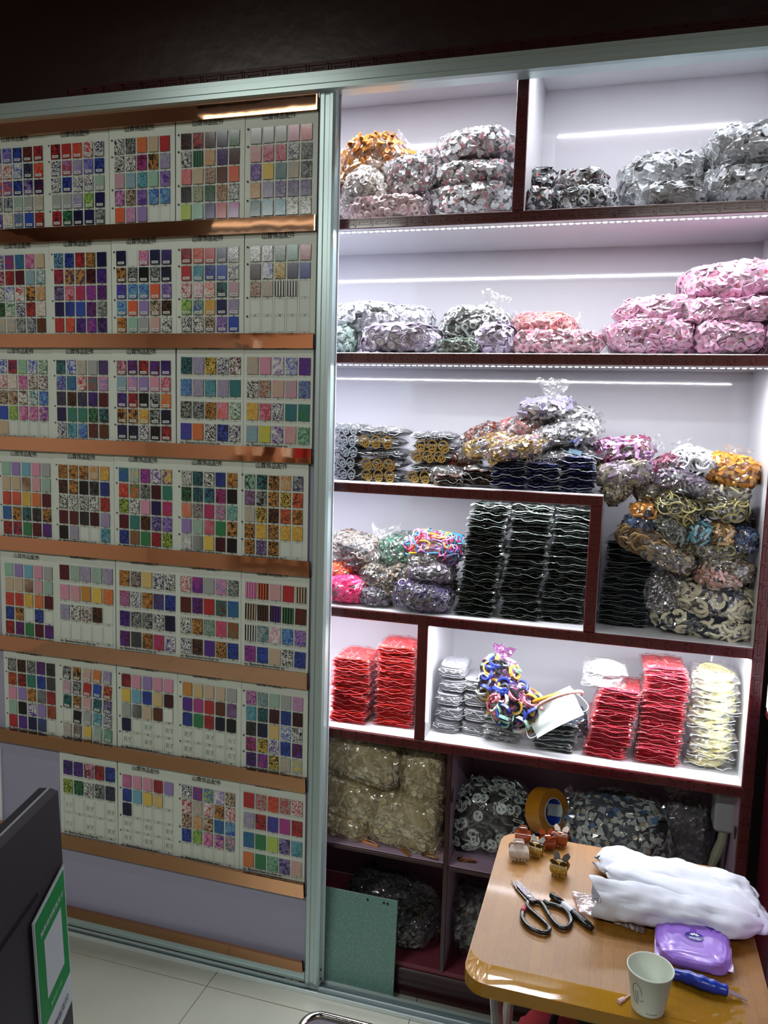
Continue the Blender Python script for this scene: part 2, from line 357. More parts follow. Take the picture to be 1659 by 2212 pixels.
mirror=mat('rose_gold_mirror','dcae92',.03,metal=1,bump=.06,bscale=5)
rosem=mat('rose_gold_edge','b98a6c',.2,metal=1)
def rz(v): return 1.697+1.2*v
rails=[(2.484,2.535),(2.180,2.221),(1.874,1.914),(1.563,1.604),(1.247,1.291),(.922,.969),(.613,.658),(.288,.334),(.053,.089)]
for i,(a,b) in enumerate(rails):
    mb=MB(); tilt=.0004 if i<6 else .004
    y=-.0775
    # hollow ledge whose face leans a little upward
    vs=[(-3.2,y,a),(xs0-.004,y,a),(xs0-.004,y+tilt*(1 if i<6 else -1.5),b),(-3.2,y+tilt*(1 if i<6 else -1.5),b),(-3.2,-.0725,a),(xs0-.004,-.0725,a),(xs0-.004,-.0715,b),(-3.2,-.0715,b)]; mb.box((-3.2,-.0725,a),(xs0-.004,-.0585,a+.0015),1)
    mb.add(vs,[(0,1,2,3)],0); mb.add(vs,[(4,7,6,5),(0,4,5,1),(3,2,6,7),(1,5,6,2),(0,3,7,4)],1)
    mb.box((xs0-.0075,y-.0004,a),(xs0-.004,y+.006,b),1)
    dpart('mirror_rail',mb,[mirror if i<6 else mat('rose_gold_satin','b98a66',.16,metal=.9),rosem])
# ================================================================== SAMPLE CARDS
PAL=dict(k='111318',w='d3d8d2',g='98a09d',h='3c4042',r='b0161c',o='d8541a',y='d6b410',b='1f49b0',n='1a1c52',p='54258c',v='8f78b8',i='cf87a4',m='a82a86',t='17747a',c='5fa5bd',e='1c7a44',l='9fc024',d='5a2f18',a='c08018',u='bfa888',x='541024',s='84b8a0')
def tone(h):
    c=hexc(h); l=.3*c[0]+.59*c[1]+.11*c[2]; return tuple((.82*v+.18*l)*.82 for v in c[:3])+(1,)
def swmat(kind):
    nm='swatch_'+kind
    if nm in MC: return MC[nm]
    m=bpy.data.materials.new(nm); m.use_nodes=True; nt=m.node_tree; N=nt.nodes; L=nt.links; b=N['Principled BSDF']; b.inputs['Roughness'].default_value=.17
    oi=N.new('ShaderNodeObjectInfo'); at=N.new('ShaderNodeAttribute'); at.attribute_type='OBJECT'; at.attribute_name='colour_b'
    tc=N.new('ShaderNodeTexCoord'); ad=N.new('ShaderNodeVectorMath'); ad.operation='MULTIPLY_ADD'; ad.inputs[1].default_value=(1,1,1)
    L.new(tc.outputs['Object'],ad.inputs[0]); cb=N.new('ShaderNodeCombineXYZ'); mr=N.new('ShaderNodeMath'); mr.operation='MULTIPLY'; mr.inputs[1].default_value=50
    L.new(oi.outputs['Random'],mr.inputs[0]); L.new(mr.outputs[0],cb.inputs[0]); L.new(mr.outputs[0],cb.inputs[2]); L.new(cb.outputs[0],ad.inputs[2])
    mx=N.new('ShaderNodeMixRGB'); L.new(oi.outputs['Color'],mx.inputs[1]); L.new(at.outputs['Color'],mx.inputs[2])
    if kind=='L':
        sp=N.new('ShaderNodeSeparateXYZ'); L.new(tc.outputs['Object'],sp.inputs[0]); q=N.new('ShaderNodeMath'); q.operation='MULTIPLY'; q.inputs[1].default_value=125; L.new(sp.outputs[0],q.inputs[0])
        fr=N.new('ShaderNodeMath'); fr.operation='FRACT'; L.new(q.outputs[0],fr.inputs[0]); gt=N.new('ShaderNodeMath'); gt.operation='GREATER_THAN'; gt.inputs[1].default_value=.55; L.new(fr.outputs[0],gt.inputs[0]); L.new(gt.outputs[0],mx.inputs[0])
    else:
        no=N.new('ShaderNodeTexNoise'); L.new(ad.outputs[0],no.inputs['Vector'])
        rp=N.new('ShaderNodeValToRGB'); L.new(no.outputs['Fac'],rp.inputs[0])
        sc_,dt,lo,hi,dist={'P':(30,1,.2,1.6,0),'M':(75,4,.40,.62,1.5),'S':(190,1.5,.49,.53,1.8),'F':(130,1,.46,.56,4)}[kind]
        no.inputs['Scale'].default_value=sc_; no.inputs['Detail'].default_value=dt; no.inputs['Distortion'].default_value=dist
        rp.color_ramp.elements[0].position=lo; rp.color_ramp.elements[1].position=min(1,hi)
        if kind=='F':
            vm=N.new('ShaderNodeVectorMath'); vm.operation='MULTIPLY'; vm.inputs[1].default_value=(1,.5,.45); L.new(ad.outputs[0],vm.inputs[0]); L.new(vm.outputs[0],no.inputs['Vector'])
        L.new(rp.outputs[0],mx.inputs[0])
        if kind in 'PM':
            e=N.new('ShaderNodeTexVoronoi'); e.inputs['Scale'].default_value=170; L.new(ad.outputs[0],e.inputs['Vector'])
            lt=N.new('ShaderNodeMath'); lt.operation='LESS_THAN'; lt.inputs[1].default_value=.10 if kind=='M' else 0; L.new(e.outputs['Distance'],lt.inputs[0])
            m2=N.new('ShaderNodeMixRGB'); m2.inputs[2].default_value=(.55,.55,.55,1); L.new(lt.outputs[0],m2.inputs[0]); L.new(mx.outputs[0],m2.inputs[1]); mx=m2
    L.new(mx.outputs[0],b.inputs['Base Color']); MC[nm]=m; return m
CARDS={
(1,1):'Mvb Mvb Mbn Mxd Mrx|Mrw Mrw Mbw Mnh Mor|Mbo Mbo Mnb Mnv Mnx|Mgn Mgn Mgs Pgg Mgu|Mpv Suw Mvt Pbb Mrd',
(1,2):'Mrk Mrr Mro Mrw Snw|Snw Mrv Mvg Mvb Mbn|Snw Snb Swn Swn Ssg|Pgg Pgg Mvg Mel Pnn|Mrx Mke Pnk Pnn Mhg',
(1,3):'Fwk Fkg Moa Puu Prr|Skw Swk Mmx Mka Mgv|Mig Mcg Mct Pss Mvp|Mip Sku Mpv Mcb Mcb|Poo Miv Mvv ... ...',
(1,4):'Mkx Mkr Mkd Pnk Fke|Fkw Lek Fua Fkp Pxk|Foi Fuu Fdu Pdd Poo|Fkh Feu Fke Fak Fkw|Pll Pss Pnp Prr Pmv',
(1,5):'Pgg Pgg Pgg Pii Moi|Mui Mir Mir Snw Skg|Mpv Pyy Ptg Mug Mkg|Sua Svg Svk Shv Shv|Stk Mcg Mct Swk Swk',
(2,1):'Mub Mrb Mtb Mmi Puu|Mxi Mrx Pxx Mcg Stw|Swk Mbw Mrw Mka Mau|Ske Sew Snw Mrx Suw|Mug Mug Mgh Mgn Mdd',
(2,2):'Scn Mbn Mrx Sak Pnk|Mrn Man Mna Mkx Mpn|Skv Mri Mrm Mpm Mpx|Pnn Pbn Pbb Mpx Mgh|Mrr Mro Mpn Mpm Mpk',
(2,3):'Pnk ... Mim Pnk Pnp|Mka Skg Pkk Skg Pkn|Mpb Mcb Mcb Poo Mvp|Mcb Poo Pvv Suk Mkd|Mda Pss Pgg Pui Swk',
(2,4):'Mrx Mor Mrr Snn Snw|Mrr Mct Mbn Pbb Skw|Srw Swi Sow Skt Mgi|Mle Mbl Pay Pnn Mgv|Skw Swk Suk Mvp Pbb',
(2,5):'Swk Snw Ske Met Mrk|Mhd Mbw Syd Pnn Pbn|Sud Sug Lkw Lkw ...|... ... ... ... ...|... ... ... ... ...',
(3,1):'Mbw Mnr Mcl Mbw Sew|Mrw Suw Mim Sdw Mxw|Suk Mdu Mdw Mtw Mbc|Pbb Mle Mim Mim Mip|Puu ... ... ... ...',
(3,2):'Mtk Mbw Mgu Pgg Mhp|Mpc Mtb Mrw Mtr Mvi|Mhn Mkd Mnh Pnp Pxx|Pnn Mte Mte Mke Mkt|Snw Mtc Mbc Mdx Pdd',
(3,3):'Mdi Mxp Mrk Mxp Pnp|Mcg Mvi Pvv Mii Mir|Mnp Mxr Mkk Mkg Mao|Mka Mka Mya Mkg Mkn|Pnn Mkn Snw Mkk Mxr',
(3,4):'Ftk Fvg Fyk Snw Sxw|Fbc Fgv Ftc Fgv Ftt|Skg Skg Sak Mio Sew|Mbp Poa Skw Mnb Snw',
(3,5):'Fug Pii Mvw Sbw Mpp|Swk Srs Pui Mig Fpc|Mya Mir Snw Ftt Met|Mcg Mly Mpw Mui Mse',
(4,1):'Pss Pvv Pcc Pii Pgg|Puu Puu Pdu Piu Psg|Pro Por Pya Poa Pxx|Sbt Mka Mkt Mkh Mka|Mxr Mrn Pee Pxx Ppx',
(4,2):'Sda Mda Mda Mua Mya|Mkd Mka Pkk Mkh Pnb|Skw Swk Skw Shw Mrd|Pxx Pxd Pkh Pxk Pvg|Pkk Pgv ... ... Mct',
(4,3):'Mbe Myc Mmp Mpw Myp|Mro Moe Skg Pxk Set|Slk Swk Mii Pnn Mrm|Pxx Pte Mkd Mnv Mvp|Fbk Fre Fee Frx Flk',
(4,4):'Fkw Fkt Skw Pnb Mad|Ske Fkt Mnt Mmx Pkk|Pou Fgx Frm Fgm Fst|Pvv Msg Pri Fee Mak|Mgw Pgh Pyy Pxk Pkk',
(4,5):'Msk Mkt Mka Mua Mgn|Sdv Mkg Mak Sky Mod|Sug Sky Mkd Mod Mda|Sak Sya Sak Sya Sya|Sak Svk Ska ... ...',
(5,1):'Pss Pvv Pcc Pii Pgg|Puu Puu Pdu Piu Psg|Pro Pro Pya Poa Pxx|Mbk Mka ... Mbk ...|Mrx Mpx Pee Pxx Ppx',
(5,2):'Pxx Msg Mvg Msg Mvg|Mii Piu Paa Pyy Moa|Mgv Swk Sxw Mkd ...|... ... ... ... ...',
(5,3):'Mad Mdg Syu Snw Skw|Svr Swn Mad Mdb Snb|Mpn Skg Skg Swk Snk|Mpx Mhh Mda Mrm Mpw',
(5,4):'Srw Mpm Pgg Miv Sgk|Pdx Mpx Prr Mdt Stb|Swk Sak Sge Smo Sre|Swn Mdk Spp Sak Sbn',
(5,5):'Lim Lok Liu Prr Luk|Lku Lkd Lkp Lke Pxd|Lkw Mgt Miw Mbc Sbi|Mmp Mbn Puu Skw Mbn',
(6,1):'Fgk Fkd Fkg Mxp Fkh|Fok Fkr Fet Pbn Phh|Mii Pvv Mad Phg Prx|Psg Pkk Mpw Pvv Pdo|Prr Ppp Pnn Phb ...',
(6,2):'Mkg Mka Pui Mao Mvg|Mig Skg Mrr Pbb Mdo|Stk Ska Piu Stk Svk|... Pkk Pgg Mct Snw|Mgu Pdg Pyy Psg Pes',
(6,3):'Pxr Pii Pvv Pii Pii|Pyy Pcc Pbn Puy Pxk|Pgg Phg Puu Pdd Pww|Pnk ... ... ... ...|... ... ... ... ...',
(6,4):'Paa Puy Puu Puu Pgg|Ppp Pmm Prr Pdd Pxv|Pnb Pee Prx Pkn Pkk|... ... ... ... ...|... ... ... ... ...',
(6,5):'Fpi Fgt Fsg Fgg Fiv|Fct Fkt Sxk Fnb Fkx|Skh Snk Syu Sbw Skw|Mmx Syk Spw Sbn Mpx|Spk Mpm Sky Sgu Myc',
(7,2):'Mpn Mpn Mxi Mxr Mnb|Slk Sek Skw Skg Shn|... ... ... ... ...|... ... ... ... ...',
(7,3):'Pmi Pii Pii Prx Pvv|Pbn Pcc Pyy Pyu ...|Pnk ... ... ... ...|... ... ... ... ...|... ... ... ... ...',
(7,4):'Fnw Mbr Fbl Mvw Suk|Mrw Mug Mrw Mda Srw|Mxu Sau Mdu Mbt Mbc|Mbn Mle Mim Mip Mit|... ... ... ... ...',
(7,5):'Prr Srg Sro Srg Srw|Mgv Mrx Mpb Pmm Mrx|Stb Pee Pll Mnv Mtc|Soa See Mes Mnv Mui'}
LABELED={(1,1),(1,2),(2,3),(2,4),(3,3),(6,2)}
ROWN={1:'top',2:'second',3:'third',4:'fourth',5:'fifth',6:'sixth',7:'bottom'}
CN={5:'beside the stile',4:'second from the stile',3:'middle one',2:'fourth from the stile',1:'farthest left'}
CDESC={(1,1):'blue, maroon and grey marbled',(1,2):'red and navy',(1,3):'snakeskin, rust and pastel',(1,4):'feathered and bright solid',(1,5):'grey, yellow and animal spotted',
(2,1):'mixed gem coloured',(2,2):'navy, red and purple',(2,3):'black, blue and orange',(2,4):'red, navy and white spotted',(2,5):'half empty dark and striped',
(3,1):'blue, red and pink swirled',(3,2):'teal and dark marbled',(3,3):'dark maroon and lilac',(3,4):'teal squiggled',(3,5):'pink, purple and gold',
(4,1):'pastel, orange and tortoiseshell',(4,2):'brown tortoiseshell and grey',(4,3):'purple, red and fern green',(4,4):'dark green and plaid',(4,5):'amber tortoiseshell',
(5,1):'pastel, scarlet and dark',(5,2):'pink and gold',(5,3):'brown and black speckled',(5,4):'red, purple and leopard',(5,5):'striped',
(6,1):'smoky, lilac and solid',(6,2):'small slanted',(6,3):'plain red and pink',(6,4):'plain gold and purple',(6,5):'lilac and violet confetti',
(7,2):'purple and olive glitter',(7,3):'hot pink, blue and yellow',(7,4):'multicolour swirled',(7,5):'red, lime green and pink'}
paper=mat('card_paper','b9c2b8',.45); inkm=mat('black_ink','1b1f20',.6); ghost=mat('pale_grey_ink','9ba49e',.6)
head_me=textmesh('山霖饰品配件',.0165);
addr_me=textmesh('地址：国际商贸城东扩3楼2单元7街10344店面  电话：',.0056)
nums={}
def num(n):
    if n not in nums: nums[n]=textmesh(str(n),.0062,align='CENTER')
    return nums[n]
ghost_me=textmesh('RY',.022)
gridcache={}
def layout(rows):
    if rows==5: return .238,.0468,.0415
    return .250,.0625,.0475
def sheet_y(u,v,bow,cur): return -.0012-bow*math.sin(math.pi*u)-cur*(1-u)*(.4+.6*v)
LX={5:(.0184,.0368,.0302),4:(.0146,.0389,.0330)}
def gridmesh(rows,gh):
    k=(rows,gh)
    if k in gridcache: return gridcache[k]
    top,pit,h=layout(rows); mb=MB(); l=.0003; W=LX[rows][2]; num_below=rows==4
    for c in range(5):
        x=LX[rows][0]+c*LX[rows][1]
        for r in range(rows):
            zt=top-r*pit
            for (a,b_,c_,d_) in ((x-.001,zt-h-.0065,x+W,zt-h-.0065+l),(x-.001,zt-h-.001,x+W,zt-h-.001+l),(x-.001,zt-h-.0065,x-.001+l,zt+.001),(x+W-l,zt-h-.0065,x+W,zt+.001)):
                mb.box((a,-.0003,b_),(c_,0,d_),0)
            put_mesh(mb,num(r*5+c+1),Matrix.Translation((x+W/2,0,zt-h-.0058))@XZ,0)
            if gh and r>=gh and c in (0,2,4): put_mesh(mb,ghost_me,Matrix.Translation((x+.004,-.0002,zt-h*.7))@XZ,1)
    gridcache[k]=mb; return mb
sw_cache={}
def swatchmesh(round_,lab,rows=5):
    k=(round_,lab,rows)
    if k in sw_cache: return sw_cache[k]
    mb=MB(); W,H,c=LX[rows][2],layout(rows)[2],(.004 if round_ else .0008)
    pts=[]
    for cx_,cz_,a0 in ((W-c,c,-90),(W-c,H-c,0),(c,H-c,90),(c,c,180)):
        for q in range(4): a=math.radians(a0+30*q); pts.append((cx_+c*math.cos(a),cz_+c*math.sin(a)))
    mb.extr(pts,0,.0022,XZ,0)
    if lab: mb.box((.005,-.0026,.003),(.026,-.0022,.0105),1); mb.box((.008,-.0028,.0058),(.023,-.0026,.0076),2)
    me=mb.mesh('swatch',[swmat('P'),mat('label_white','b5bab6',.5),mat('label_ink','4a4e50',.6)]); sw_cache[k]=me; return me
CW,CH=.2112,.305
for (r,c),spec in CARDS.items():
    rows=spec.count('|')+1
    zb=.331
    if r<7: zb=rails[r][1]-.003
    xl={5:-1.0205,4:-1.232,3:-1.444,2:-1.658,1:-1.868}[c]+R.uniform(-.002,.002)
    if (r,c)==(4,4): xl-=.0;
    if (r,c)==(4,5): xl-=.008
    hi={1:.0,2:.0}.get(r,0)
    t=thing('sample_card','sample card of %s swatches, %s row, %s'%(CDESC[(r,c)],ROWN[r],CN[c]),'sample card',(xl,-.0598-.0007*c,zb),(0,R.uniform(-.006,.006),0),'colour sample cards on the sliding door')
    bow=R.uniform(.0,.001); mb=MB()
    mb.grid(lambda u,v:(u*CW,-.0012-.0012*math.sin(3*u+c),v*CH),8,2,0); mb.grid(lambda u,v:(u*CW,-.0002-.0012*math.sin(3*u+c),v*CH),8,2,0)
    for hz in (.05,.1,.19,.235): 
        if c in(3,4,2,5,1) and rows==5 and r not in (5,): mb.extr([(.0095+.0028*math.cos(a*math.pi/5),hz+.0028*math.sin(a*math.pi/5)) for a in range(10)],.0024,.0026,XZ,1)
    obj('sheet',mb,[paper,mat('punch_hole','2b3033',.8)],t)
    for nm_,me_,px_,pz_ in (('printed_heading',head_me,.05,.2565 if rows==5 else .272),('printed_address',addr_me,.012,.0008 if rows==5 else .004)):
        if (nm_,rows) not in gridcache:
            hb=MB(); put_mesh(hb,me_,Matrix.Translation((px_,-.0027,pz_))@XZ,0); gridcache[(nm_,rows)]=hb.mesh(nm_,inkm)
        link(nm_,gridcache[(nm_,rows)],t)
    gh={(6,3):3,(6,4):3,(7,2):2,(7,3):3}.get((r,c),0)
    key=('g',rows,gh)
    if key not in gridcache: gridcache[key]=gridmesh(rows,gh).mesh('grid',[mat('grid_ink','454b4a',.6),ghost])
    g_=link('printed_grid',gridcache[key],t,(0,-.0024,0))
    top,pit,h=layout(rows); rnd=(r,c) in {(6,3),(6,4),(7,2),(7,3)}
    tilt=math.radians(4) if (r,c)==(6,2) else 0
    for i,row in enumerate(spec.split('|')):
        for j,tk in enumerate(row.split()):
            if tk=='...': continue
            me=swatchmesh(rnd,(r,c) in LABELED,rows)
            s=link('swatch',me,t,(LX[rows][0]+.0002+j*LX[rows][1]+R.uniform(-.0006,.0006),-.0024-.0006*math.sin(3*(.11+.18*j)+c),top-i*pit-h+R.uniform(-.0006,.0006)),(0,tilt+R.uniform(-.02,.02),0))
            s.scale=(.9 if tilt else 1,1,.97)
            s.color=tone(PAL[tk[1]]); s['colour_b']=list(tone(PAL[tk[2]]))[:3]
            s.material_slots[0].link='OBJECT'; s.material_slots[0].material=swmat(tk[0])
# ================================================================== BAG AND PACKET BUILDERS
def sgn(v,p): return math.copysign(abs(v)**p,v)
class Blob:
    def __init__(s,rx,ry,rz,e=.75,seed=0,lump=.10,taper=0):
        s.r=(rx,ry,rz); s.e=e; s.o=Vector((seed*3.7,seed*1.3,seed*7.1)); s.l=lump; s.t=taper
    def pos(s,d,k=1.0):
        f=1+s.l*noise.noise(d*1.7+s.o)+s.l*.5*noise.noise(d*4+s.o)
        x,y,z=[sgn(c,s.e) for c in d]
        z_=z;
        if s.t: x*=1-s.t*z_
        return Vector((x*s.r[0]*f*k,y*s.r[1]*f*k,max(-1,z*f*k if z<0 else z*f*k)*s.r[2]))
    def nrm(s,d):
        a=d.orthogonal().normalized(); b=d.cross(a); e=.05
        n=(s.pos((d+a*e).normalized())-s.pos(d)).cross(s.pos((d+b*e).normalized())-s.pos(d))
        if n.length<1e-9: return d
        n.normalize(); return n if n.dot(d)>0 else -n
def item_heart(s=1):
    p=[(0,-.9),(.55,-.35),(.95,.15),(.95,.55),(.65,.85),(.3,.85),(0,.5),(-.3,.85),(-.65,.85),(-.95,.55),(-.95,.15),(-.55,-.35)]
    return [([(x*s*.011,y*s*.011) for x,y in p])]
def circ(r,n=10,cx=0,cy=0,sx=1): return [(cx+sx*r*math.cos(2*math.pi*i/n),cy+r*math.sin(2*math.pi*i/n)) for i in range(n)]
def rect(w,h,c=.12):
    a,b=w/2,h/2; q=min(a,b)*c*2; return [(a-q,-b),(a,-b+q),(a,b-q),(a-q,b),(-a+q,b),(-a,b-q),(-a,-b+q),(-a+q,-b)]
# each recipe: function(mb, M, rnd) adds one item; material indices start at 1 (0 is the core)
def it_heart(mb,M,r):
    h=item_heart()[0]
    if r.random()<.45: mb.extr(h,0,.003,M,1)
    else: mb.extr(h,0,.003,M,3); mb.extr([(x*.78,y*.78) for x,y in h],.003,.0034,M,2); mb.extr(rect(.009,.0018),.0034,.0037,M,4)
def it_card(w,h,deco):
    def f(mb,M,r):
        mb.extr(rect(w,h),0,.0018,M,1)
        deco(mb,M,r)
    return f
def d_berry(mb,M,r): mb.extr([(0,-.0055),(.004,-.001),(.0045,.003),(.002,.005),(-.002,.005),(-.0045,.003),(-.004,-.001)],.0018,.0024,M,2); mb.extr([(-.004,.0045),(0,.0035),(.004,.0045),(.001,.0075),(-.001,.0075)],.0018,.0026,M,3)
def d_lines(mb,M,r):
    for k in range(3): mb.extr([(x-.002,y-.004+.004*k) for x,y in rect(.015,.0012,.0)],.0018,.0022,M,2)
def d_face(mb,M,r):
    mb.extr(circ(.009,10),.0018,.0022,M,3); mb.extr(circ(.0016,6,-.003,.002),.0022,.0026,M,2); mb.extr(circ(.0016,6,.003,.002),.0022,.0026,M,2); mb.extr([(x,y-.003) for x,y in rect(.006,.0012)],.0022,.0026,M,4)
def it_disc(rad,th=.0025,cols=(1,),deco=None,sx=1):
    def f(mb,M,r):
        mb.extr(circ(rad,10,sx=sx),0,th,M,r.choice(cols))
        if deco: deco(mb,M,r)
    return f
def it_ring(ro,ri,h,cols=(1,),a1=2*math.pi,n=12):
    def f(mb,M,r): mb.ring(ro,ri,h,M,r.choice(cols),n,0,a1)
    return f
def it_panda(mb,M,r):
    M=M@Matrix.Scale(1.3,4)
    q=r.random()
    if q<.62:
        mb.extr(circ(.0125,12,sx=.9),0,.003,M,1)
        for sx in (-1,1):
            mb.extr(circ(.0034,8,sx*.0048,.0015,.8),.003,.0036,M,2); mb.extr(circ(.0013,6,sx*.0044,.002),.0036,.0041,M,1); mb.extr(circ(.0045,7,sx*.0105,.0105),0,.0028,M,2)
        mb.extr(circ(.0015,6,0,-.004),.003,.0036,M,2)
    else:
        mb.extr(rect(.006,.026,.3),0,.0025,M,1); mb.extr(rect(.003,.018,.3),.0025,.003,M,2)
def it_shard(cols,a=.016):
    def f(mb,M,r):
        n=r.choice((3,3,4)); b=r.random()*6; mb.extr([(a*(.5+.6*r.random())*math.cos(b+2*math.pi*i/n),a*(.5+.6*r.random())*math.sin(b+2*math.pi*i/n)) for i in range(n)],0,.0016,M,r.choice(cols))
    return f
def it_bar(l,w,th,cols):
    def f(mb,M,r): mb.extr(rect(l,w,.3),0,th,M,r.choice(cols))
    return f
def it_mix(*fs):
    def f(mb,M,r): r.choice(fs)(mb,M,r)
    return f
FILM=film('clear_film')
FILM2=film('clear_film_soft',white=.10,gloss=.07)
def bag_parts(root,B,item,n,mats,seed,fm,fk=1.06,tilt=.5,flap=None,crinkle=.06,fold=0,kcore=.9):
    r=random.Random(seed); mb=MB()
    def dirf(u,v):
        a=2*math.pi*u; b=math.pi*(v-.5)*.9995; return Vector((math.cos(a)*math.cos(b),math.sin(a)*math.cos(b),math.sin(b)))
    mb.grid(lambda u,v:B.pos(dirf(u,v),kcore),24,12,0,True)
    for i in range(int(n*1.45)):
        while True:
            q=[r.uniform(-1,1) for _ in range(3)]; ar=(B.r[1]*B.r[2],B.r[0]*B.r[2]*1.4,B.r[0]*B.r[1]); tt=r.random()*sum(ar); ax_=0 if tt<ar[0] else (1 if tt<ar[0]+ar[1] else 2)
            q[ax_]=r.choice((-1,1)); mq=sum(abs(c_)**2.6 for c_ in q)**(1/2.6); q=[c_/mq for c_ in q]
            d=Vector([math.copysign(abs(c_)**(1/B.e),c_) for c_ in q])
            if d.length<1e-6: continue
            d.normalize()
            if q[1]<.5 and not (ax_==2 and q[2]<-.6): break
        p=B.pos(d,r.uniform(.93,1.0)); nn=B.nrm(d)
        nn=(nn+Vector((r.gauss(0,1),r.gauss(0,1),r.gauss(0,1)))*tilt*.45).normalized()
        M=Matrix.Translation(p)@nn.to_track_quat('Z','Y').to_matrix().to_4x4()@Matrix.Rotation(r.random()*6.28,4,'Z')
        item(mb,M,r)
    obj('contents',mb,mats,root)
    f=MB(); zmin=-B.r[2]
    def fp(u,v):
        d=dirf(u,v); p=B.pos(d,fk); q=1+crinkle*(abs(noise.noise(d*6+B.o))*2-.6)+crinkle*.5*noise.noise(d*15+B.o)
        p=Vector((p.x*q,p.y*q,p.z*q));
        if p.z<zmin: p.z=zmin
        return p
    f.grid(fp,44,22,0,True)
    if flap:
        for (ang,ln,wd) in flap:   # loose twisted film tail leaving the bag in the x-z plane
            dx,dz=math.cos(math.radians(ang)),math.sin(math.radians(ang)); bs=B.pos(Vector((dx,0,dz)).normalized(),.9)
            px,pz=-dz,dx
            def gp(u,v,sd):
                w_=(.35+.65*abs(u-.0))*wd*(v-.5); l_=ln*u; j=noise.noise(Vector((u*5+seed,v*7,sd)))*.012+ .018*sd*math.sin(math.pi*v)*(1-u)
                return Vector((bs.x+dx*l_+px*w_,bs.y-.01*u+j,bs.z+dz*l_*(1+.25*noise.noise(Vector((v*6,seed,1))))+pz*w_))
            for sd in (-1,1): f.grid(lambda u,v:gp(u,v,sd),6,7,0)
    obj('plastic_bag',f,fm,root)
def bag(name,label,bb,Y,ry,item,n,mats,group=None,cat='bag',rot=0,zfloor=None,e=.72,seed=None,fm=None,fk=1.06,tilt=.5,flap=None,taper=0,lump=.1,crinkle=.06,yaw=0):
    x0,y0,x1,y1=bb; cx_,cy_=(x0+x1)/2,(y0+y1)/2; s=mpp(cx_,cy_,Y); c=onY(cx_,cy_,Y)
    rx=(x1-x0)/2*s/1.04; rz_=(y1-y0)/2*s/1.05
    rm=max(rx,rz_)
    if zfloor is not None:
        top=c.z+rz_; rz_=max(.01,(top-zfloor-.001)/2); c.z=zfloor+.001+rz_
    seed=seed if seed is not None else int(x0+y0)
    t=thing(name,label,cat,(c.x,c.y,c.z),(0,math.radians(rot),yaw),group)
    bag_parts(t,Blob(rx,ry,rz_,e,seed%97,lump,taper),item,n,mats,seed,fm or FILM,fk,tilt,flap,crinkle)
    return t
# flat packets ---------------------------------------------------------
def packet_meshes(key,w,d,h,seed,cmats,deco=None,fm=None,rimm=None,slab=.93,film_k=1.0,rimr=.0011):
    """returns (contents mesh, wrap mesh); origin at the front-bottom centre, extends +y"""
    r=random.Random(seed); c=MB(); o=Vector((seed*2.1,seed,0))
    def prof(u,v,k,sgn_):
        x=(u-.5)*2; y=(v-.5)*2; a=(1-abs(x)**5)*(1-abs(y)**5); nz=noise.noise(Vector((x*2.2,y*2.2,seed*1.7)))
        return Vector((x*w/2*k,d/2+y*d/2*k,h/2+sgn_*h*.5*k*max(0,a)**.6*(1+.25*nz)+.12*h*nz))
    for sg in (1,-1): c.grid(lambda u,v:prof(u,v,slab,sg),14,8,0)
    if deco: deco(c,w,d,h,r)
    f=MB()
    def wp(u,v,sg):
        p=prof(u,v,film_k,sg); q=noise.noise(Vector((u*9,v*7,seed+sg)))*.006+abs(noise.noise(Vector((u*17,v*3,seed*2+sg))))*.004
        return p+Vector((0,0,sg*(.0016+max(0,q)))) 
    for sg in (1,-1): f.grid(lambda u,v:wp(u,v,sg),20,8,0)
    pts=[]
    N=26
    for i in range(N+1):
        u=i/N; x=(u-.5)*w*film_k; z=h/2+.36*h*noise.noise(Vector((u*3.2,seed*5.1,0)))*1.3+.1*h*noise.noise(Vector((u*11,seed*3.3,1))); pts.append((x,d/2-d/2*film_k-.001+.003*noise.noise(Vector((u*8,seed,2))),z))
    f.tube(pts,rimr,1,5)
    z2=[(p[0]*.97,p[1]+.002,p[2]-h*.28+.15*h*noise.noise(Vector((p[0]*60,seed,9)))) for p in pts]
    f.tube(z2[:N//2] if seed%2 else z2[N//3:],rimr*.55,1,4)
    return c.mesh(key+'_contents',cmats),f.mesh(key+'_wrap',[fm or FILM,rimm or mat('film_seam','aab2b2',.25)])
ORD=['topmost','second','third','fourth','fifth','sixth','seventh','eighth','ninth','tenth','eleventh','twelfth','thirteenth','fourteenth','fifteenth','sixteenth','seventeenth','eighteenth','nineteenth','twentieth']
def stack(name,desc,which,variants,x,y,z,total,n,group,lean=0,jx=.006,jy=.004,jr=.05,cat='packet',taper=None,tilt=0,topfirst=True):
    """n packets piled from z up to z+total"""
    r=random.Random(int(abs(x)*1000)+n); dz=total/n
    for i in range(n):
        k=n-1-i; cm,wm=variants[r.randrange(len(variants))]
        pos=(x+lean*i/n+r.uniform(-jx,jx),y+r.uniform(-jy,jy),z+.0015+dz*i)
        o=ORD[k] if k<len(ORD) else 'lower'
        lab='%s, %s down in %s'%(desc,o,which) if k else '%s, topmost of %s'%(desc,which)
        t=thing(name,lab,cat,pos,(r.uniform(-.01,.01)+tilt,r.uniform(-.02,.02),r.uniform(-jr,jr)),group)
        link('contents',cm,t); link('plastic_wrap',wm,t)
